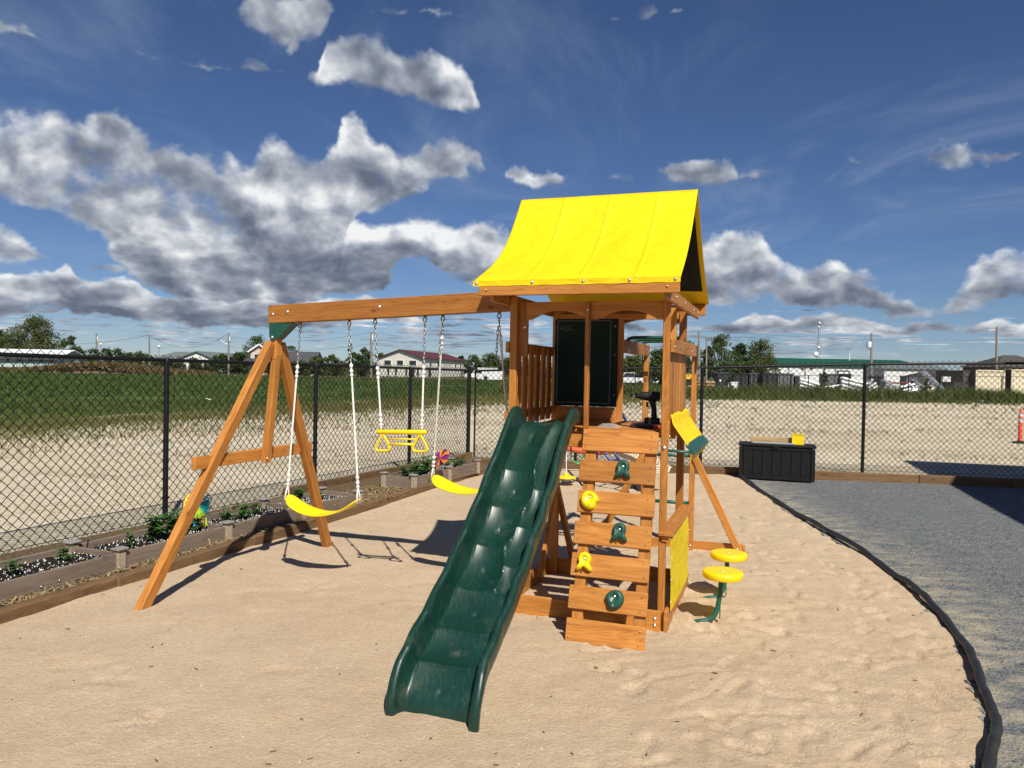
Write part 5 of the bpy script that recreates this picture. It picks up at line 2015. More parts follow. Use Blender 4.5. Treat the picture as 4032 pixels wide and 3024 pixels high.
pk = board('timber_offcut', BX(.15, .30, zt + .048), BX(.80, .26, zt + .048), .092, .045, TZ, plank_mat, None, .004)
tag(pk, 'pale timber offcut lying on the storage box lid', 'timber')
gp = MB().box(BX(.50, .13, zt + .010), (.62, .12, .018), Mb, .004).build('grey_panel', simple('grey_plastic', (.28, .32, .33), .5, 0, .1, 9), None)
tag(gp, 'flat grey panel lying along the storage box lid', 'panel')
yc = BX(.86, .20, zt)
mb_ = MB()
mb_.prism([(.085 * math.cos(t), .060 * math.sin(t)) for t in np.linspace(-.2, math.pi + .2, 18)] + [(-.078, -.02), (.078, -.02)], yc, bxd, bxn, TZ, .155)
yb = mb_.build('yellow_bin', yellow_plastic, None, True, angle=40)
tag(yb, 'yellow plastic bin standing on the storage box lid', 'bin')
MB().box(yc + TZ * .09 - bxn * .026 - bxd * .082, (.012, .012, .20), Mb, .003).build('flange', yellow_plastic, yb)
MB().box(yc + TZ * .157 + bxn * .02, (.178, .10, .008), Mb, .003).build('rim', yellow_plastic, yb)

# ------------------------------------------------------------------ small metal swing set behind the tower
tsw = thing('toddler_swing_set', 'blue tube toddler swing set with beige slide behind the cedar tower', 'swing set', G(2330, 1905))
aR, aL = A(2384, 1500, 11.3), A(2122, 1475, 11.6)
for nm, a, b_ in (('leg', aR, G(2578, 1866)), ('leg', aR, G(2330, 1950)), ('leg', aL, G(2110, 1865)), ('leg', aL, G(2062, 1950))):
    MB().tube([a, b_ - TZ * .05], .021, 10).build(nm, blue_tube, tsw, True)
MB().tube([aL + (aL - aR).normalized() * .08, aR + (aR - aL).normalized() * .08], .024, 10).build('top_bar', blue_tube, tsw, True)
ll = [A(2300, 1640, 10.9), A(2338, 1640, 11.1)]
lg_ = [G(2478, 1938), G(2506, 1925)]
for a, b_ in zip(ll, lg_):
    MB().tube([a, b_ - TZ * .03], .020, 10).build('ladder_rail', blue_tube, tsw, True)
for k in range(1, 5):
    MB().tube([ll[0].lerp(lg_[0], k / 5), ll[1].lerp(lg_[1], k / 5)], .016, 8).build('ladder_step', blue_tube, tsw, True)
MB().tube([A(2225, 1717, 11.2), A(2320, 1717, 11.2)], .017, 8).build('cross_bar', blue_tube, tsw, True)
sp_ = smooth_curve([A(2370, 1705, 11.3), A(2430, 1762, 11.2), A(2475, 1795, 11.0), A(2530, 1815, 10.7), A(2600, 1860, 10.3)], 6)
sd = MB()
for i in range(len(sp_) - 1):
    a, b_ = sp_[i], sp_[i + 1]
    t_ = (b_ - a).normalized()
    s_ = t_.cross(TZ).normalized()
    up = s_.cross(t_)
    pr = [(-.17, .07), (-.15, .07), (-.135, 0), (.135, 0), (.15, .07), (.17, .07)]
    v = [a + s_ * x + up * y for x, y in pr] + [b_ + s_ * x + up * y for x, y in pr]
    sd.add(v, [(j, j + 1, 7 + j, 6 + j) for j in range(5)])
sdo = sd.build('slide', beige_plastic, tsw, True)
sdo.modifiers.new('thickness', 'SOLIDIFY').thickness = .012
MB().tube(smooth_curve([A(2195, 1745, 11.0), A(2240, 1765, 10.95), A(2300, 1776, 10.9), A(2370, 1780, 10.9), A(2436, 1770, 10.95)], 6), [.035] * 3 + [.045] * 22, 10).build('padded_bar', orange_plastic, tsw, True)
gsw = thing('toddler_swing', 'lime green toddler swing seat on dark ropes behind the tower', 'swing', A(2275, 1830, 10.9))
gt = A(2274, 1812, 10.9)
mb_ = MB()
prs = []
for k in range(13):
    t_ = k / 12
    prs.append((-.10 + .20 * t_, .085 * (abs(2 * t_ - 1) ** 1.6)))
vs = []
for (x, z) in prs:
    for yb_ in (-.07, .07):
        vs.append(gt + Vector((x * .95, yb_ + x * .3, z - .05)))
mb_.add(vs, [(2 * k, 2 * k + 1, 2 * k + 3, 2 * k + 2) for k in range(12)])
g_o = mb_.build('seat', lime_plastic, gsw, True)
g_o.modifiers.new('thickness', 'SOLIDIFY').thickness = .012
for x in (-.095, .095):
    tp = gt + Vector((x, x * .3, .03))
    MB().tube([tp, tp + Vector((0, .02, .22))], .009, 6).build('rope', tool_black, gsw)
    MB().tube([tp + Vector((0, .02, .22)), Vector((tp.x, tp.y + .25, aL.z + (aR.z - aL.z) * .55))], .005, 6).build('rope', tool_black, gsw)
dsw = thing('disc_swing', 'yellow disc swing hanging low on a rope behind the tower', 'swing', A(2229, 1885, 10.9))
dc_ = A(2229, 1878, 10.9)
MB().lathe([(.02, -.025), (.13, -.022), (.145, -.008), (.14, .006), (.06, .014), (.035, .02), (.032, .05), (.02, .055)], dc_, TZ, 28).build('seat', yellow_plastic, dsw, True, angle=45)
MB().tube([dc_ + TZ * .05, Vector((dc_.x, dc_.y, aL.z - .05))], .006, 6).build('rope', rope_mat, dsw)

# ------------------------------------------------------------------ background buildings
GZ0 = -.04


def gable_house(name, label, cat, A0, B0, C0, h, rise, wall, roof, over=.35, ground=GZ0, ridge_off=.5):
    """A0-B0 is the gable end, B0-C0 the long side; returns thing and helpers"""
    A0, B0, C0 = (Vector((p[0], p[1], 0)) for p in (A0, B0, C0))
    s = C0 - B0
    g = B0 - A0
    D0 = A0 + s
    t_ = thing(name, label, cat, (A0 + C0) / 2 + TZ * ground)
    mid = A0 + g * ridge_off
    z0, z1 = ground, ground + h
    v = [A0, B0, C0, D0]
    vs = [p + TZ * z0 for p in v] + [p + TZ * z1 for p in v] + [mid + TZ * (z1 + rise), mid + s + TZ * (z1 + rise)]
    fs = [(0, 1, 5, 8, 4), (1, 2, 6, 5), (2, 3, 7, 9, 6), (3, 0, 4, 7)]
    mesh_np('wall', vs, fs, wall, t_, origin=(A0 + C0) / 2)
    sn, gn = s.normalized(), g.normalized()
    for pe, sg in ((A0, -1), (B0, 1)):
        e = pe + TZ * (z1 - rise / (g.length * (ridge_off if sg < 0 else 1 - ridge_off)) * over * .9) + gn * (sg * over)
        r = mid + TZ * (z1 + rise)
        up = TZ * .14
        q = [e - sn * over, e + s + sn * over, r + s + sn * over, r - sn * over]
        q2 = [x + up for x in q]
        allv = [x + TZ * .015 for x in q] + q2
        mesh_np('roof', allv, [(0, 1, 2, 3), (7, 6, 5, 4), (0, 4, 5, 1), (1, 5, 6, 2), (2, 6, 7, 3), (3, 7, 4, 0)], roof, t_, origin=r)

    def on_end(fr, z, w_, h_, mat, nm='window', fmat=trim_white):
        out = -sn
        c_ = A0 + g * fr + TZ * (ground + z)
        M_ = Matrix((gn, sn, TZ)).transposed()
        f_ = MB().box(c_ + out * .05, (w_ + .24, .08, h_ + .24), M_).build(nm, fmat, t_)
        MB().box(c_ + out * .075, (w_, .06, h_), M_).build('pane' if nm == 'window' else 'panel', mat, f_)

    def on_side(fr, z, w_, h_, mat, nm='window', fmat=trim_white):
        out = gn if True else -gn
        c_ = B0 + s * fr + TZ * (ground + z)
        M_ = Matrix((sn, -gn, TZ)).transposed()
        f_ = MB().box(c_ + out * .05, (w_ + .24, .08, h_ + .24), M_).build(nm, fmat, t_)
        MB().box(c_ + out * .075, (w_, .06, h_), M_).build('pane' if nm == 'window' else 'panel', mat, f_)
    return t_, on_end, on_side


# cream warehouse with maroon roof
Aw, Bw, Cw = A(1490, 1480, 172), A(1660, 1482, 165), A(1826, 1484, 200)
wh_, we, ws = gable_house('warehouse', 'cream warehouse with maroon metal roof across the field', 'warehouse', Aw, Bw, Cw, 4.1, 1.75, cream_wall, maroon_roof, .45)
for fr in (.22, .51, .80):
    we(fr, 3.05, 1.9 if fr < .4 or fr > .6 else 1.7, .95, glass_dark)
for fr in (.24, .42, .66, .92):
    we(fr, 1.0, .55, 1.4, glass_dark)
we(.80, .95, .9, 1.9, door_dark, 'door', door_dark)
for fr in (.17, .34, .76, .90):
    ws(fr, 3.0, 1.5, 1.1, glass_dark)
ws(.555, 1.35, 5.2, 2.7, trim_white, 'garage_door', door_dark)
ws(.16, .95, 1.6, 1.9, door_dark, 'door', door_dark)
MB().box(A(1577, 1405, 170.8), (.5, .3, .4)).build('vent', grey_metal, wh_)

# far left shed
a0, b0, c0 = A(-170, 1430, 139), A(228, 1430, 139), A(260, 1430, 150)
sh, _, _ = gable_house('metal_shed', 'pale metal shed with white roof at the far left', 'shed', (a0.x, a0.y + 9), (a0.x, a0.y), (b0.x, b0.y), 2.6, 1.35, simple('pale_green_siding', (.44, .52, .49), .55, 0, .08, .6), white_roof, .5)
MB().box(A(30, 1410, 138.5), (18, .3, .4)).build('fascia', dark_roof, sh)
for k in range(14):
    MB().box(A(66 + k * 11, 1424, 138.9), (.10, .14, 1.3)).build('rib', simple('siding_rib', (.33, .40, .38), .55, 0, .08, .6) if k == 0 else MATS['siding_rib'], sh)

# white building with grey roof
a0, b0, c0 = A(705, 1465, 168), A(858, 1466, 170), A(700, 1465, 190)
wb_, e_, s_ = gable_house('farm_building', 'white building with grey roof behind the left fence', 'building', (a0.x, 168), (b0.x, 168), (b0.x, 192), 3.1, 1.55, white_wall, grey_roof, .5)
for fr, z, w_ in ((.15, 1.1, .9), (.55, 1.2, 1.6), (.82, 1.1, .9)):
    e_(fr, z, w_, 1.2, glass_dark)
wl = thing('farm_building', 'long grey roofed wing left of the white gable', 'building', A(650, 1460, 172))
mw0 = A(612, 1460, 172)
L_ = 13.5
vs = [(mw0.x + x, 170 + y, z) for x, y, z in ((0, 0, GZ0), (L_ * .66, 0, GZ0), (L_ * .66, 14, GZ0), (0, 14, GZ0), (0, 0, 2.9), (L_ * .66, 0, 2.9), (L_ * .66, 14, 2.9), (0, 14, 2.9))]
mesh_np('wall', vs, [(0, 1, 5, 4), (1, 2, 6, 5), (2, 3, 7, 6), (3, 0, 4, 7)], white_wall, wl, origin=(mw0.x, 170, 0))
vs = [(mw0.x + x, 170 + y, z) for x, y, z in ((-.5, -.6, 2.85), (L_ * .7, -.6, 2.85), (L_ * .7, 14.6, 2.85), (-.5, 14.6, 2.85), (2.4, 7, 4.7), (L_ * .7, 7, 4.7))]
mesh_np('roof', vs, [(0, 1, 5, 4), (1, 2, 5), (2, 3, 4, 5), (3, 0, 4), (0, 3, 2, 1)], grey_roof, wl, origin=(mw0.x, 175, 3))
for x in (1.6, 4.2, 6.8):
    w_ = MB().box((mw0.x + x, 169.96, 1.4), (1.1, .08, 1.4)).build('window', trim_white, wl)
    MB().box((mw0.x + x, 169.93, 1.4), (.9, .06, 1.2)).build('pane', glass_dark, w_)

# beige house and its neighbour with a dark roof
a0, b0 = A(986, 1460, 150), A(1056, 1460, 150)
hs, e_, s_ = gable_house('house', 'beige two-storey house with white gable trim', 'house', (a0.x, 150), (b0.x, 150), (b0.x, 162), 4.6, 1.25, pink_wall, dark_roof, .4)
e_(.33, 3.55, .75, 1.0, glass_dark)
e_(.58, 3.55, .75, 1.0, glass_dark)
e_(.35, 1.2, .9, 1.2, glass_dark)
for sg, x0, x1 in ((-1, a0.x - .45, (a0.x + b0.x) / 2), (1, b0.x + .45, (a0.x + b0.x) / 2)):
    board('barge_board', (x0, 149.55, 4.42), (x1, 149.55, 5.92), .28, .08, TZ, trim_white, hs)
vs = [(a0.x - 1.0, 148.2, 2.55), (b0.x + 6, 148.2, 2.55), (b0.x + 6, 150, 3.2), (a0.x - 1.0, 150, 3.2), (a0.x - 1.0, 148.2, 2.35), (b0.x + 6, 148.2, 2.35)]
mesh_np('porch_roof', vs, [(0, 1, 2, 3), (4, 5, 1, 0)], dark_roof, hs, origin=(a0.x, 149, 3))
a0, b0 = A(1118, 1470, 158), A(1235, 1470, 158)
h2, e_, s_ = gable_house('house', 'low house with long dark shingle roof behind the A-frame', 'house', (a0.x, 164), (a0.x, 158), (b0.x, 158), 2.9, 1.9, pink_wall, dark_roof, .5)
for k in range(3):
    w_ = MB().box((a0.x + 1.2 + k * 1.7, 157.95, 1.5), (1.0, .08, 1.2)).build('window', trim_white, h2)
    MB().box((a0.x + 1.2 + k * 1.7, 157.92, 1.5), (.8, .06, 1.0)).build('pane', glass_dark, w_)

# green-roofed hall
gd = 190
a0, b0 = A(2958, 1450, gd), A(3640, 1450, gd)
wz = A(3000, 1438, gd).z
rz = A(3000, 1408, gd + 10).z
gh = thing('industrial_hall', 'long white hall with dark green metal roof', 'hall', ((a0.x + b0.x) / 2, gd + 8, 0))
x0, x1 = a0.x, b0.x
zr = A(3640, 1442, gd).z
vs = [(x0, gd, GZ0), (x1, gd, GZ0), (x1, gd + 20, GZ0), (x0, gd + 20, GZ0), (x0, gd, wz), (x1, gd, wz), (x1, gd + 20, wz), (x0, gd + 20, wz)]
mesh_np('wall', vs, [(0, 1, 5, 4), (1, 2, 6, 5), (2, 3, 7, 6), (3, 0, 4, 7)], white_wall, gh, origin=(x0, gd, 0))
vs = [(x0 - .4, gd - .5, wz - .05), (x1 + .6, gd - .5, wz - .05), (x1 + .6, gd + 20.5, wz - .05), (x0 - .4, gd + 20.5, wz - .05), (x0 + .5, gd + 10, rz), (x1 - 1.0, gd + 10, rz)]
mesh_np('roof', vs, [(0, 1, 5, 4), (1, 2, 5), (2, 3, 4, 5), (3, 0, 4), (0, 3, 2, 1)], green_roof, gh, origin=(x0, gd + 10, wz))
for px_ in (3105, 3170, 3290):
    p = A(px_, 1470, gd - .06)
    MB().box((p.x, p.y, wz / 2), (.35, .12, wz - .1)).build('downpipe', grey_metal, gh)
for pxa, pxb, pyt in ((3296, 3346, 1458), (3444, 3495, 1465)):
    p, q = A(pxa, pyt, gd - .1), A(pxb, pyt, gd - .1)
    f_ = MB().box(((p.x + q.x) / 2, gd - .06, p.z / 2), (q.x - p.x, .12, p.z)).build('garage_door', door_dark, gh)
    MB().box(((p.x + q.x) / 2, gd - .13, p.z / 2 - .15), (q.x - p.x - .7, .1, p.z - .4)).build('panel', white_wall, f_)
for px_ in (3160, 3195):
    p = A(px_, 1451, gd - .1)
    MB().box(p, (.6, .3, .35)).build('wall_lamp', door_dark, gh)
p = A(3345, 1410, gd + 6)
MB().tube([p - TZ * .6, p + TZ * 1.4], .12, 8).build('roof_vent', white_plastic, gh)
# lower annex
p, q = A(3485, 1500, 170), A(3738, 1500, 170)
zt_ = A(3600, 1454, 170).z
an = thing('annex', 'low white annex with grey roof right of the green hall', 'building', ((p.x + q.x) / 2, 175, 0))
MB().box(((p.x + q.x) / 2, 175, zt_ / 2), (q.x - p.x, 9, zt_)).build('wall', white_wall, an)
zr_ = A(3600, 1442, 175).z
mesh_np('roof', [(p.x - .5, 170, zt_ + .02), (q.x + .5, 170, zt_ + .02), (q.x + .5, 180, zt_ + .02), (p.x - .5, 180, zt_ + .02), (p.x + 2, 175, zr_ + .5), (q.x - 2, 175, zr_ + .5)], [(0, 1, 5, 4), (1, 2, 5), (2, 3, 4, 5), (3, 0, 4), (0, 3, 2, 1)], grey_roof, an, origin=(p.x, 175, zt_))
# small dark-roofed house and the far right hip-roofed one


def hip_house(name, label, pxa, pxb, py_eave, py_ridge, d_, wall, roof, depth=8):
    p, q = A(pxa, py_eave, d_), A(pxb, py_eave, d_)
    ze, zr_ = p.z, A((pxa + pxb) / 2, py_ridge, d_ + depth / 2).z
    t_ = thing(name, label, 'house', ((p.x + q.x) / 2, d_ + depth / 2, 0))
    i = .5
    vs = [(p.x + i, d_ + i, GZ0), (q.x - i, d_ + i, GZ0), (q.x - i, d_ + depth, GZ0), (p.x + i, d_ + depth, GZ0)]
    vs += [(x, y, ze) for x, y, _ in vs]
    mesh_np('wall', vs, [(0, 1, 5, 4), (1, 2, 6, 5), (2, 3, 7, 6), (3, 0, 4, 7)], wall, t_, origin=(p.x, d_, 0))
    rr_ = min(depth / 2, (q.x - p.x) * .4)
    vs = [(p.x, d_, ze - .1), (q.x, d_, ze - .1), (q.x, d_ + depth + i, ze - .1), (p.x, d_ + depth + i, ze - .1), (p.x + rr_, d_ + depth / 2, zr_), (q.x - rr_, d_ + depth / 2, zr_)]
    mesh_np('roof', vs, [(0, 1, 5, 4), (1, 2, 5), (2, 3, 4, 5), (3, 0, 4), (0, 3, 2, 1)], roof, t_, origin=(p.x, d_, ze))
    for k in range(2):
        c_ = (p.x + (q.x - p.x) * (.3 + .4 * k), d_ + i - .04, ze * .55)
        w_ = MB().box(c_, (1.1, .08, 1.2)).build('window', trim_white, t_)
        MB().box((c_[0], c_[1] - .03, c_[2]), (.9, .06, 1.0)).build('pane', glass_dark, w_)
    return t_


hip_house('house', 'small house with dark hip roof behind the pipe stacks', 3642, 3752, 1478, 1461, 118, cream_wall, brown_roof, 6)
hip_house('house', 'house with brown hip roof at the right edge', 3922, 4190, 1442, 1400, 110, simple('brown_siding', (.12, .09, .07), .7, 0, .2, .8), brown_roof, 9)

# building off to the right that shades the gravel (only its shadow is in view)
cr = Vector((9.25, 10.9, 0))
d1_, d2_ = Vector((-.297, -.955, 0)), Vector((.955, -.297, 0))
ob_ = thing('building', 'tall building right of the gravel that casts the dark shadow', 'building', cr + d1_ * 8 + d2_ * 6)
ev = [cr, cr + d2_ * 14, cr + d2_ * 14 + d1_ * 18, cr + d1_ * 18]
ctr = sum(ev, Vector()) / 4
wv2 = [p + (ctr - p).normalized() * .9 for p in ev]
mesh_np('wall', [(p.x, p.y, -.05) for p in wv2] + [(p.x, p.y, 4.85) for p in wv2], [(1, 0, 4, 5), (2, 1, 5, 6), (3, 2, 6, 7), (0, 3, 7, 4)], cream_wall, ob_, origin=ctr)
r1, r2 = ctr + d1_ * 3, ctr - d1_ * 3
mesh_np('roof', [(p.x, p.y, 4.85) for p in ev] + [(p.x, p.y, 5.0) for p in ev] + [(r1.x, r1.y, 7.2), (r2.x, r2.y, 7.2)],
        [(0, 1, 2, 3), (0, 4, 5, 1), (1, 5, 6, 2), (2, 6, 7, 3), (3, 7, 4, 0), (4, 9, 5), (5, 9, 8, 6), (6, 8, 7), (7, 8, 9, 4)], dark_roof, ob_, origin=ctr)

# ------------------------------------------------------------------ trees


def tree(name, label, cx, base_d, top_py, wpx, lmat, seed, nleaf=3200, leaf=.34, lobes=9, crown_low=.25, dead=False, group=None, trunk_r=.22, gaps=.8, squash=1.0):
    r = np.random.default_rng(seed)
    base = A(cx, 1480, base_d)
    bx_, by_ = base.x, base.y
    top = A(cx, top_py, base_d).z
    wid = wpx * base_d / FPX
    t_ = thing(name, label, 'tree', (bx_, by_, GZ0), group)
    H_ = top - GZ0
    # lobes of the crown
    L_ = []
    for k in range(lobes):
        f = (k + .5) / lobes
        zc = GZ0 + H_ * (crown_low + (1 - crown_low) * (.12 + .80 * f))
        spread = wid / 2 * (1 - .72 * max(0, (f - .35) / .65) ** 1.5) * .72
        a = k * 2.4 + r.uniform(-.5, .5)
        rad = r.uniform(.75, 1.2) * wid * (.27 if lobes > 6 else .34) * (1.08 - .40 * f)
        rr_ = spread * r.uniform(.45, 1.0)
        L_.append((bx_ + math.cos(a) * rr_, by_ + math.sin(a) * rr_ * .8, min(zc, top - rad * .75 * squash), rad))
    L_.append((bx_ + r.normal(0, wid * .06), by_, top - wid * .14 * squash, wid * .15))
    mb_ = MB()
    tt = H_ * (crown_low + .3)
    p0 = Vector((bx_, by_, GZ0 - .1))
    p1 = Vector((bx_ + r.normal(0, wid * .03), by_, GZ0 + tt * .55))
    p2 = Vector((bx_ + r.normal(0, wid * .05), by_, GZ0 + tt))
    mb_.tube([p0, p0.lerp(p1, .5), p1, p2], [trunk_r * 1.25, trunk_r, trunk_r * .8, trunk_r * .45], 8)
    for (x, y, z, rad) in L_:
        s_ = p0.lerp(p2, float(r.uniform(.45, .95)))
        e_ = Vector((x, y, z))
        md = s_.lerp(e_, .5) + Vector((0, 0, -.05 * H_ * float(r.random())))
        mb_.tube([s_, md, e_], [trunk_r * .42, trunk_r * .28, trunk_r * .10], 5)
        for q in range(3):
            dv = Vector(r.normal(0, 1, 3)).normalized() * rad * .8
            mb_.tube([e_.lerp(md, .3), e_ + dv], [trunk_r * .14, trunk_r * .05], 4)
    mb_.build('trunk', bark2, t_)
    if dead:
        db = MB()
        for k in range(16):
            s_ = Vector((bx_ + wid * .18, by_, GZ0 + H_ * .62))
            a = r.uniform(-.9, 1.1)
            ln_ = H_ * r.uniform(.18, .36)
            e_ = s_ + Vector((math.sin(a) * ln_ * .8, r.normal(0, .6), math.cos(a) * ln_))
            md = s_.lerp(e_, .5) + Vector(r.normal(0, .25, 3))
            db.tube([s_, md, e_], [.09, .05, .02], 4)
            for q in range(5):
                u_ = r.uniform(.4, 1)
                b0_ = md.lerp(e_, u_)
                db.tube([b0_, b0_ + Vector((r.normal(0, .6), r.normal(0, .4), r.uniform(.2, .9)))], [.03, .012], 3)
        db.build('bare_branches', bark2, t_)
    tw = np.array([q[3] ** 2.1 for q in L_])
    cnt = np.maximum((tw / tw.sum() * nleaf * 2.0).astype(int), 20)
    V = []
    for (x, y, z, rad), c_ in zip(L_, cnt):
        # sub-clumps inside each lobe
        ns = 16
        d_ = r.normal(0, 1, (ns, 3))
        d_ /= np.linalg.norm(d_, axis=1)[:, None]
        sc = np.array([x, y, z]) + d_ * rad * r.uniform(.35, .95, (ns, 1)) * np.array([1, 1, .85 * squash])
        w_ = r.integers(0, ns, c_)
        g_n = r.normal(0, 1, (c_, 3))
        g_n /= np.linalg.norm(g_n, axis=1)[:, None]
        pos = sc[w_] + g_n * (rad * .46 * r.random((c_, 1)) ** .5) * np.array([1.1, 1.1, .8])
        V.append(pos)
    P = np.concatenate(V)
    P = P[(P[:, 2] < top + .3) & (P[:, 2] > GZ0 + .15)]
    k = len(P)
    nrm = r.normal(0, 1, (k, 3)) + np.array([0, -.3, .7])
    nrm /= np.linalg.norm(nrm, axis=1)[:, None]
    a = np.cross(nrm, r.normal(0, 1, (k, 3)))
    a /= np.linalg.norm(a, axis=1)[:, None]
    b_ = np.cross(nrm, a)
    sz = leaf * r.uniform(.45, 1.15, (k, 1))
    q = np.stack([P - a * sz * .5, P + b_ * sz * .32, P + a * sz * .5, P - b_ * sz * .32], 1)
    mesh_np('crown', q.reshape(-1, 3), np.arange(4 * k).reshape(-1, 4), lmat, t_)
    return t_


GT = 'trees along the horizon'
tree('tree', 'large ragged tree with bare branches at the far left', 128, 150, 1238, 225, leaf_c, 1, 5200, .42, 12, .10, True, GT, .32)
tree('tree', 'round crowned tree cut by the left picture edge', 5, 155, 1300, 150, leaf_a, 2, 3200, .42, 8, .12, False, GT)
tree('tree', 'small loose tree right of the large ragged one', 272, 150, 1322, 82, leaf_a, 3, 1500, .36, 6, .15, False, GT, .14)
for k, (cx, top, w_, d_, lm) in enumerate(((318, 1370, 60, 168, leaf_b), (375, 1372, 72, 170, leaf_a), (420, 1368, 60, 172, leaf_b), (470, 1371, 60, 170, leaf_a), (505, 1388, 50, 165, leaf_b), (548, 1380, 64, 165, leaf_a), (590, 1398, 46, 160, leaf_b), (640, 1415, 60, 155, leaf_b), (690, 1412, 60, 156, leaf_a))):
    tree('shrub_tree', ['dark bushy tree, first of the low row right of the ragged tree', 'bushy tree below the leftmost utility pole', 'dark bushy tree between the two left utility poles', 'bushy tree ending the taller part of the left row', 'low dark tree left of the second utility pole', 'bushy tree just left of the second utility pole', 'low dark tree at the foot of the second utility pole', 'low dark tree in front of the grey roofed wing', 'low tree in front of the white gable'][k], cx, d_, top, w_ * 1.35, lm, 10 + k, 1300, .40, 5, .0, False, GT, .12)
for k, (cx, top, w_, d_, lm, lab) in enumerate(((770, 1408, 60, 150, leaf_a, 'low tree hiding the right half of the white gable'), (835, 1418, 62, 150, leaf_b, 'low dark tree between white building and lamp pole'), (878, 1392, 74, 158, leaf_a, 'bushy tree left of the lamp pole'), (945, 1384, 90, 156, leaf_b, 'dark broad tree right of the lamp pole'), (1015, 1314, 105, 178, leaf_a, 'tall full tree behind the beige house'), (1157, 1357, 58, 205, leaf_b, 'round dark tree above the dark shingle roof'), (1090, 1400, 80, 150, leaf_b, 'dark tree behind the A-frame legs'), (1175, 1418, 76, 146, leaf_a, 'low tree below the long shingle roof'), (1245, 1402, 84, 148, leaf_a, 'bushy tree right of the long shingle roof'), (1310, 1396, 86, 150, leaf_c, 'olive bushy tree left of the sapling'), (1380, 1354, 44, 140, leaf_a, 'slender sapling rising above the hedge'), (1412, 1392, 70, 148, leaf_b, 'dark tree left of the warehouse'), (1440, 1370, 78, 155, leaf_c, 'taller olive tree beside the pole left of the warehouse'), (1500, 1386, 60, 185, leaf_a, 'tree peeking over the left end of the warehouse'))):
    tree('tree', lab, cx, d_, top, w_ * (1.35 if w_ > 50 else 1), lm, 40 + k, 2000 if w_ > 70 else 1300, .40, 7 if w_ > 60 else 5, .0, False, GT, .16)
for k, (cx, top, w_, d_, lm, lab) in enumerate(((1815, 1398, 50, 215, leaf_b, 'small dark tree at the right end of the warehouse'), (1868, 1396, 90, 195, leaf_a, 'broad tree left of the white trailer'), (1935, 1390, 110, 190, leaf_c, 'broad olive tree behind the white trailer'), (2005, 1405, 110, 190, leaf_a, 'tree glimpsed left of the tower post'), (2100, 1405, 120, 190, leaf_b, 'tree glimpsed between the tower pickets'), (2230, 1410, 140, 185, leaf_a, 'tree hidden behind the chalkboard'), (2370, 1405, 150, 180, leaf_c, 'tree behind the right part of the chalkboard'))):
    tree('tree', lab, cx, d_, top, w_, lm, 70 + k, 2000, .44, 8, .05, False, GT, .2)
for k, (cx, top, w_, d_, lm, lab) in enumerate(((2490, 1398, 150, 105, leaf_c, 'loose olive tree seen through the tower opening'), (2600, 1372, 130, 108, leaf_a, 'tree seen between the drill and the right tower post'), (2690, 1402, 100, 110, leaf_b, 'dark tree seen right of the side pickets'), (2830, 1314, 170, 130, leaf_a, 'tall cottonwood, left one of the pair behind the right fence'), (2908, 1350, 90, 134, leaf_b, 'dark cottonwood between the two tall ones'), (2995, 1332, 165, 132, leaf_c, 'tall spreading cottonwood beside the green roof'), (2788, 1360, 60, 128, leaf_b, 'narrow dark tree beside the utility poles'))):
    tree('tree', lab, cx, d_, top, w_, lm, 90 + k, 3000, .36, 11, .12 if k > 2 else .08, False, GT, .30)
tree('sapling', 'slender green sapling by the black boxes', 2872, 66, 1440, 34, leaf_a, 120, 700, .16, 5, .1, False, None, .05)
tree('sapling', 'thin dark weed tree beside the pipe stacks', 3248, 66, 1452, 26, leaf_b, 121, 500, .16, 5, .1, False, None, .05)
tree('shrub', 'leafy shrub at the foot of the leaning pipe', 3652, 70, 1490, 34, leaf_c, 122, 700, .18, 5, .02, False, None, .05)

# ------------------------------------------------------------------ poles, wires, mast


def pole(label, px_, top_py, d_, lean=0.0, r_=.16, parts=()):
    b_ = A(px_, 1480, d_)
    t = A(px_, top_py, d_)
    o_ = thing('utility_pole', label, 'pole', (b_.x, b_.y, GZ0), 'utility poles')
    MB().tube([(b_.x, b_.y, GZ0 - .2), (t.x, t.y, t.z)], [r_ * 1.15, r_ * .85], 10).build('shaft', pole_mat, o_, True, angle=50)
    if 'arm' in parts:
        e = A(px_ - 36, top_py + 27, d_)
        s_ = A(px_, top_py + 46, d_)
        MB().tube([s_, s_.lerp(e, .8), e], [.07, .06, .06], 6).build('lamp_arm', grey_metal, o_)
        MB().box(e - TZ * .05 - Vector((.2, 0, 0)), (.7, .3, .18)).build('lamp_head', grey_metal, o_)
    if 'can' in parts:
        c_ = A(px_ - 10, top_py + 45, d_)
        MB().lathe([(.20, -.35), (.23, -.3), (.23, .3), (.18, .36)], (c_.x, c_.y - .1, c_.z), TZ, 12).build('transformer', white_plastic, o_, True, angle=40)
        MB().tube([c_ + Vector((-.2, 0, .3)), c_ + Vector((-.36, 0, 0)), c_ + Vector((-.25, 0, -.5)), c_ + Vector((.3, 0, -.65))], .035, 5).build('cable', wire_mat, o_)
    if 'iso' in parts:
        c_ = A(px_ + 5, top_py + 20, d_)
        MB().box(c_, (.18, .2, .9)).build('insulator', white_plastic, o_)
    if 'y' in parts:
        c_ = A(px_, top_py + 50, d_)
        MB().tube([c_, A(px_ + 14, top_py + 26, d_)], .06, 6).build('bracket', grey_metal, o_)
        MB().tube([A(px_ - 5, top_py + 12, d_), A(px_ - 36, top_py + 14, d_)], .05, 6).build('bracket', grey_metal, o_)
    return t


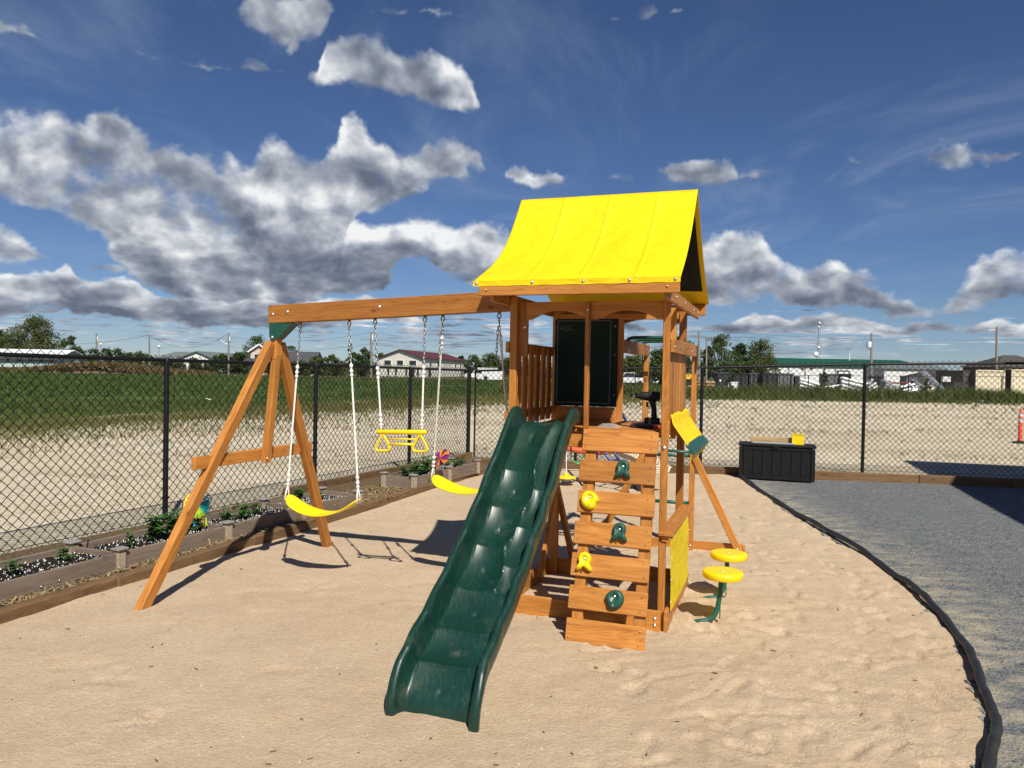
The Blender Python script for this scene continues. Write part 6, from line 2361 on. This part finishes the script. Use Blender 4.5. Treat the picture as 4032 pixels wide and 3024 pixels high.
tA = pole('utility pole with small box behind the far left trees', 380, 1312, 172, 0, .2, ('iso',))
tB = pole('tall bare utility pole left of the white building', 588, 1320, 150)
tC = pole('utility pole with street lamp arm left of the beige house', 900, 1312, 152, 0, .18, ('arm', 'iso'))
tD = pole('utility pole left of the cream warehouse', 1462, 1308, 140, 0, .2, ('iso',))
tE = pole('taller of the two poles beside the right cottonwoods', 2753, 1302, 120, 0, .16)
tF = pole('shorter pole just right of the taller one by the cottonwoods', 2782, 1326, 122, 0, .14)
tG = pole('utility pole with white transformer in front of the green roof', 3432, 1312, 100, 0, .15, ('can',))
tH = pole('utility pole with angled brackets near the cream containers', 3925, 1287, 88, 0, .14, ('y',))
for lab, px_, top, d_ in (('small lamp post behind the low trees at far left', 397, 1360, 165), ('small lamp post left of the white gable', 626, 1369, 160)):
    t = A(px_, top, d_)
    o_ = thing('lamp_post', lab, 'lamp post', (t.x, t.y, GZ0))
    MB().tube([(t.x, t.y, GZ0), t], .09, 8).build('shaft', grey_metal, o_)
    MB().lathe([(.1, 0), (.28, .15), (.28, .35), (.1, .5)], t, TZ, 10).build('lamp_head', white_plastic, o_, True)


def wire(label, a, b_, sag, r_=.028):
    n_ = 18
    pts = [a.lerp(b_, k / n_) - TZ * (4 * sag * (k / n_) * (1 - k / n_)) for k in range(n_ + 1)]
    o_ = MB().tube(pts, r_, 4, cap=False).build('overhead_wire', wire_mat)
    tag(o_, label, 'wire', 'overhead wires')


wire('overhead wire from the far left sky to the bare pole', A(-200, 1290, 165), tB, 2.6)
wire('overhead wire sagging between the bare pole and the lamp pole', tB, tC, 2.6)
wire('upper overhead wire between lamp pole and warehouse pole', tC - TZ * .6, tD, 1.3, .02)
wire('upper overhead wire from the warehouse pole to the tower', tD, tE, 2.2, .02)
wire('lower overhead wire from the warehouse pole to the tower', tD - TZ * 2.1, tE - TZ * 1.6, 2.2, .02)
wire('lower overhead wire between lamp pole and warehouse pole', tC - TZ * 2.6, tD - TZ * 2.1, 1.0, .02)
wire('overhead wire from the cottonwood pole over the green roof', tE, A(4300, 1330, 150), 1.0, .018)

# lattice mast
mt, mb0 = A(3227, 1268, 215), A(3218, 1480, 215)
ms = thing('lattice_mast', 'thin lattice radio mast with white dishes behind the green roof', 'mast', (mb0.x, mb0.y, GZ0))
legs_ = []
for k in range(3):
    a = k * 2.094
    o_ = Vector((math.cos(a), math.sin(a), 0))
    p0, p1 = Vector((mb0.x, mb0.y, GZ0)) + o_ * .62, Vector((mt.x, mt.y, mt.z - .8)) + o_ * .26
    legs_.append((p0, p1))
    MB().tube([p0, p1], .055, 5).build('leg', grey_metal, ms)
br = MB()
NBR = 26
for k in range(NBR):
    for q in range(3):
        a, b_ = legs_[q], legs_[(q + 1) % 3]
        br.tube([a[0].lerp(a[1], k / NBR), b_[0].lerp(b_[1], (k + 1) / NBR)], .025, 3)
br.build('lattice', grey_metal, ms)
for px_, py_, r_ in ((3227, 1272, .35), (3224, 1288, .3), (3223, 1368, .42), (3213, 1395, .75)):
    c_ = A(px_, py_, 214.4)
    MB().lathe([(.05, .3), (r_ * .7, .18), (r_, 0), (r_ * .8, -.06)], c_, (0, -1, 0), 14).build('dish', white_plastic, ms, True)

# ------------------------------------------------------------------ yard beyond the right fence
yf = thing('yard_fence', 'low black wire fence with thin posts around the storage yard', 'fence', A(3300, 1530, 70))
ypx = [2440, 2500, 2580, 2660, 2725, 2822, 2920, 3021, 3112, 3182, 3342, 3458, 3577, 3697, 3820, 3944, 4060]
ytops = []
for px_ in ypx:
    d_ = 68 + (px_ - 3200) * .0012
    b_ = A(px_, 1540, d_)
    tz_ = A(px_, 1474 + (px_ - 2800) * .006, d_).z
    MB().tube([(b_.x, b_.y, GZ0), (b_.x, b_.y, tz_)], .045, 6).build('post', black_coat, yf)
    ytops.append(Vector((b_.x, b_.y, tz_)))
for a, b_ in zip(ytops[:-1], ytops[1:]):
    MB().tube([a - TZ * .05, b_ - TZ * .05], .022, 4).build('rail', black_coat, yf)


def box_thing(name, label, cat, pxa, pxb, pyt, pyb, d_, mat, depth=1.5, lidm=None, legs=False, ribs=0, group=None):
    p, q = A(pxa, pyb, d_), A(pxb, pyb, d_)
    zt_, zb = A((pxa + pxb) / 2, pyt, d_).z, max(A((pxa + pxb) / 2, pyb, d_).z, GZ0)
    zb = GZ0
    t_ = thing(name, label, cat, ((p.x + q.x) / 2, d_ + depth / 2, zb), group)
    w_ = q.x - p.x
    MB().box(((p.x + q.x) / 2, d_ + depth / 2, (zt_ + zb) / 2), (w_, depth, zt_ - zb), None, .03).build('body', mat, t_)
    MB().box(((p.x + q.x) / 2, d_ + depth / 2, zt_ + .04), (w_ + .12, depth + .12, .09), None, .02).build('lid', lidm or mat, t_)
    for k in range(ribs):
        x = p.x + w_ * (k + .5) / ribs
        MB().box((x, d_ - .04, (zt_ + zb) / 2), (.09, .09, (zt_ - zb) * .96)).build('rib', lidm or mat, t_)
    return t_, (p.x, q.x, zb, zt_)


bxg = 'steel boxes in the storage yard'
t_, (xa, xb_, zb, zt_) = box_thing('steel_box', 'black steel box with a white notice, leftmost of the row', 'steel box', 2826, 2880, 1470, 1508, 80, crate_black, 1.6, crate_grey, group=bxg)
MB().box((xa + (xb_ - xa) * .18, 79.93, zt_ - .75), (.16, .02, .22)).build('notice', white_plastic, t_)
box_thing('steel_box', 'black steel box behind the slender sapling', 'steel box', 2888, 2945, 1474, 1508, 80, crate_black, 1.6, None, ribs=3, group=bxg)
box_thing('steel_box', 'black ribbed steel box left of the grey one', 'steel box', 2950, 3000, 1472, 1510, 80, crate_black, 1.6, crate_grey, ribs=3, group=bxg)
box_thing('steel_box', 'black steel box next to the grey ribbed one', 'steel box', 3003, 3058, 1472, 1512, 79, crate_black, 1.6, None, ribs=2, group=bxg)
box_thing('steel_box', 'grey ribbed steel box in the middle of the row', 'steel box', 3062, 3125, 1473, 1512, 79, crate_grey, 1.6, None, ribs=4, group=bxg)
box_thing('steel_box', 'dark steel box at the right end of the row', 'steel box', 3130, 3150, 1484, 1512, 79, crate_black, 1.6, group=bxg)
box_thing('steel_box', 'grey steel box in front of the left garage door', 'steel box', 3246, 3302, 1475, 1505, 84, crate_grey, 1.5, ribs=2, group=bxg)
box_thing('steel_box', 'small black steel box beside the left garage door', 'steel box', 3322, 3352, 1475, 1506, 83, crate_black, 1.4, group=bxg)
box_thing('steel_box', 'dark steel box in front of the right garage door', 'steel box', 3444, 3480, 1486, 1512, 83, crate_black, 1.4, group=bxg)
box_thing('steel_box', 'grey steel box behind the pipe bundles', 'steel box', 3568, 3612, 1484, 1512, 83, crate_grey, 1.4, group=bxg)
box_thing('white_tote', 'white plastic tote standing in the weeds', 'tote', 2866, 2905, 1508, 1530, 66, white_plastic, 1.0, white_plastic)
for lab, pxa, pxb in (('stacked brown lumber beside the yard fence, left stack', 2748, 2778), ('stacked brown lumber beside the yard fence, right stack', 2783, 2820)):
    p, q = A(pxa, 1510, 78), A(pxb, 1510, 78)
    t_ = thing('lumber_stack', lab, 'lumber', ((p.x + q.x) / 2, 79, GZ0), 'lumber stacks')
    for k in range(6):
        MB().box(((p.x + q.x) / 2, 79, GZ0 + .11 + k * .16), (q.x - p.x, 1.2, .14)).build('plank', plank_mat if k % 2 else timber_mat, t_)

r_ = random.Random(3)
for lab, pxa, pya, pxb, pyb, d_, rows, rad, mat in (
        ('bright aluminium pipes slanting right of the steel boxes', 3150, 1505, 3215, 1528, 70, (4, 2), .13, alu),
        ('large bundle of bright aluminium pipes slanting past the fence post', 3312, 1503, 3395, 1528, 70, (4, 2), .14, alu),
        ('dull pipes lying flat between the bright bundles', 3230, 1530, 3330, 1520, 71, (2, 3), .12, grey_metal),
        ('stack of grey pipes just right of the fence post', 3418, 1528, 3452, 1508, 70, (4, 3), .14, grey_metal),
        ('stack of grey pipes left of the rusty rack', 3482, 1512, 3532, 1535, 70, (4, 3), .13, grey_metal),
        ('grey pipes in the rusty rack', 3555, 1532, 3600, 1520, 70, (3, 3), .13, grey_metal),
        ('stack of grey pipes at the foot of the leaning pipe', 3600, 1510, 3632, 1535, 70.5, (4, 3), .13, grey_metal)):
    a, b_ = A(pxa, pya, d_), A(pxb, pyb, d_)
    t_ = thing('pipe_bundle', lab, 'pipes', ((a.x + b_.x) / 2, d_, GZ0), 'pipe bundles in the yard')
    dv = (b_ - a)
    for i in range(rows[0]):
        for j in range(rows[1]):
            o_ = Vector((r_.uniform(-.08, .08), j * rad * 2.1, (i - rows[0] / 2) * rad * 2.35 + r_.uniform(-.02, .02)))
            p0, p1 = a + o_, b_ + o_ + Vector((r_.uniform(-.5, .5), 0, r_.uniform(-.12, .12)))
            p0.z, p1.z = max(p0.z, rad), max(p1.z, rad)
            MB().tube([p0, p1], rad, 7).build('pipe', mat, t_, True, angle=50)
t_ = thing('rack', 'rusty red steel rack behind the pipes', 'rack', A(3560, 1530, 72))
for py_ in (1508, 1522):
    MB().tube([A(3500, py_, 72), A(3610, py_, 72)], .09, 6).build('beam', rust, t_)
for px_ in (3505, 3555, 3605):
    b_ = A(px_, 1500, 72)
    MB().tube([(b_.x, 72, GZ0), (b_.x, 72, b_.z)], .07, 6).build('upright', rust, t_)
MB().tube([A(3636, 1468, 72), A(3715, 1540, 69)], .24, 14).build('pipe', alu).name = 'leaning_pipe'
lpo = bpy.data.objects['leaning_pipe']
WM['leaning_pipe'] = WM.get('pipe', Matrix())
tag(lpo, 'thick grey pipe leaning at an angle in the yard', 'pipe')
t_, _x = box_thing('tarped_load', 'dark purple tarped load left of the cream container', 'load', 3755, 3812, 1508, 1545, 72, purple_tarp, 2.0)
for k in range(5):
    pa = A(3712 + k * 7, 1496, 73)
    MB().box((pa.x, 73, pa.z - .25), (.10, .5, 1.0)).build('slab', white_plastic, t_ if False else None) if False else None
t_ = thing('window_frames', 'white frames leaning in front of the small house', 'frames', A(3722, 1515, 74))
for k in range(4):
    pa = A(3713 + k * 8, 1497, 74)
    MB().box((pa.x, 74, pa.z - .2), (.13, .3, 1.1)).build('frame', white_plastic, t_)

# shipping containers


def container(label, pxa, pxb, pyt, d_, mat, rot, length, endm, w_=2.4, ribs=12):
    p, q = A(pxa, 1550, d_), A(pxb, 1550, d_)
    zt_ = A(pxa, pyt, d_).z
    t_ = thing('shipping_container', label, 'container', ((p.x + q.x) / 2, d_ + w_ / 2, GZ0))
    L_ = q.x - p.x
    hz_ = zt_ - GZ0
    vs, fs = [], []
    nx_ = ribs * 4
    for i in range(nx_ + 1):                # corrugated front
        x = p.x + L_ * i / nx_
        y = d_ + (.06 if (i % 4) in (1, 2) else 0)
        vs += [(x, y, GZ0), (x, y, zt_)]
    fs += [(2 * i, 2 * i + 2, 2 * i + 3, 2 * i + 1) for i in range(nx_)]
    mesh_np('corrugated_side', vs, fs, mat, t_, origin=(p.x, d_, 0))
    MB().box(((p.x + q.x) / 2, d_ + w_ / 2 + .05, hz_ / 2 + GZ0 - .02), (L_ - .02, w_ - .1, hz_ - .05)).build('body', endm, t_)
    for z in (GZ0 + .08, zt_ - .04):
        MB().box(((p.x + q.x) / 2, d_ - .01, z), (L_ + .06, .12, .14)).build('rail', mat, t_)
    for x in (p.x, q.x):
        MB().box((x, d_ - .01, hz_ / 2 + GZ0), (.12, .12, hz_)).build('corner_post', mat, t_)
    return t_


container('cream corrugated shipping container left of the olive gap', 3842, 3952, 1457, 76, container_mat, 0, 6, container_grey)
container('cream corrugated shipping container at the right picture edge', 3982, 4130, 1455, 76, container_mat, 0, 6, container_grey)
t_, _x = box_thing('container_end', 'dark end of a grey container left of the cream one', 'container', 3790, 3839, 1462, 1552, 77, container_grey, 5)
t_, _x = box_thing('olive_panel', 'olive brown panel between the two cream containers', 'panel', 3955, 3980, 1456, 1556, 77.5, container_end, 1.5)
tb_ = thing('tub', 'overturned black tub lying in the weeds before the cream container', 'tub', A(3885, 1560, 66))
q = A(3885, 1548, 66)
mesh_np('shell', [(q.x + x, 66 + y, z) for x, y, z in ((-.62, 0, .02), (.66, 0, .02), (.66, .9, .02), (-.62, .9, .02), (-.48, .12, .52), (.48, .12, .52), (.48, .8, .52), (-.48, .8, .52))], [(0, 1, 5, 4), (1, 2, 6, 5), (2, 3, 7, 6), (3, 0, 4, 7), (4, 5, 6, 7)], crate_black, tb_, origin=(q.x, 66, 0))
MB().box((q.x, 65.98, .05), (1.36, .06, .10)).build('rim', crate_grey, tb_)
for lab, pa, pb, r_2 in (('white plastic pipe lying at the edge of the weeds, upper one', (3605, 1574), (3790, 1562), .11), ('white plastic pipe lying at the edge of the weeds, lower one', (3640, 1580), (3800, 1572), .10), ('thin grey pipe lying right of the white ones', (3790, 1577), (3870, 1586), .06)):
    a, b_ = G(*pa), G(*pb)
    o_ = MB().tube([a + TZ * .12, b_ + TZ * .12], r_2, 10).build('ground_pipe', white_plastic if r_2 > .08 else grey_metal, None, True, angle=50)
    tag(o_, lab, 'pipe', 'pipes on the lot')

# white trailer and pickup beyond the field, right of the warehouse
t_, (xa, xb_, zb, zt_) = box_thing('white_trailer', 'white box trailer parked right of the warehouse', 'trailer', 1898, 1978, 1457, 1492, 140, white_wall, 2.6, white_wall, ribs=6)
t_, (xa, xb_, zb, zt_) = box_thing('white_trailer', 'low white trailer behind the pickup', 'trailer', 1880, 1960, 1450, 1492, 150, white_wall, 2.6, white_wall)


def pickup(label, pxa, pxb, d_):
    p, q = A(pxa, 1490, d_), A(pxb, 1490, d_)
    c_ = thing('pickup_truck', label, 'truck', ((p.x + q.x) / 2, d_, GZ0))
    L_ = 4.6
    x0 = (p.x + q.x) / 2 - L_ / 2
    pr = [(0, .45), (0, 1.0), (.25, 1.08), (1.35, 1.12), (1.75, 1.75), (3.0, 1.78), (3.2, 1.1), (4.6, 1.1), (4.6, .45)]
    MB().prism([(x, z) for x, z in pr], (x0, d_ - .9, GZ0), (1, 0, 0), (0, 0, 1), (0, 1, 0), 1.8).build('body', truck_white, c_)
    MB().prism([(1.50, 1.16), (1.82, 1.68), (2.95, 1.70), (3.05, 1.16)], (x0, d_ - .92, GZ0), (1, 0, 0), (0, 0, 1), (0, 1, 0), .03).build('window', glass_dark, c_)
    for x in (.95, 3.7):
        MB().lathe([(.36, 0), (.36, .24), (.18, .25)], (x0 + x, d_ - .72, GZ0 + .36), (0, -1, 0), 14).build('wheel', tyre_mat, c_)
    MB().box((x0 + .02, d_ - .6, GZ0 + .85), (.08, .3, .16)).build('headlight', white_plastic, c_)
    return c_


pickup('white pickup truck parked left of the white trailer', 1862, 1900, 136)
t_ = thing('loader', 'small yellow machine seen between the tower and the right fence', 'machine', A(2712, 1480, 105))
q = A(2714, 1478, 105)
MB().box((q.x, 105, q.z - .2), (1.6, 1.2, .8), None, .1).build('body', machine_yellow, t_)
MB().box((q.x + .1, 105, q.z + .5), (.9, 1.0, .9), None, .1).build('cab', glass_dark, t_)
for x in (-.6, .6):
    MB().lathe([(.45, 0), (.45, .3), (.2, .32)], (q.x + x, 104.5, GZ0 + .45), (0, -1, 0), 12).build('wheel', tyre_mat, t_)
MB().box((q.x, 105, (q.z - .6) / 2 + .1), (1.0, .8, max(.3, q.z - .6))).build('chassis', tool_black, t_)
hip_house('workshop', 'low white workshop seen through the tower opening', 2540, 2742, 1466, 1450, 140, white_wall, white_roof, 8)
pickup('white pickup truck seen through the tower opening', 2455, 2490, 100)

# delineator post
dp = G(4016, 1745, -.034)
t_ = thing('delineator_post', 'orange traffic delineator post with reflective bands on the lot', 'traffic post', dp)
MB().lathe([(.19, 0), (.19, .03), (.10, .05), (.06, .07)], dp, TZ, 18).build('base', tyre_mat, t_, True, angle=40)
MB().lathe([(.052, .05), (.050, .80), (.03, .82), (.025, .86), (.035, .88), (.02, .90)], dp, TZ, 16).build('tube', red_plastic, t_, True, angle=40)
for z in (.56, .70):
    MB().lathe([(.0525, z), (.0525, z + .08)], dp, TZ, 16).build('reflective_band', reflect_white, t_, True, angle=40)

# white scrap lying in the field
q = G(822, 1580, -.03)
sv_ = [(q.x + random.uniform(-.16, .16), q.y + random.uniform(-.12, .12), random.uniform(.0, .16)) for _ in range(14)]
bm_ = bmesh.new()
for p in sv_:
    bm_.verts.new(p)
bmesh.ops.convex_hull(bm_, input=bm_.verts)
me = bpy.data.meshes.new('plastic_scrap')
bm_.to_mesh(me)
bm_.free()
tag(link_mesh('plastic_scrap', me, white_plastic), 'small white plastic scrap lying in the grass field', 'litter')
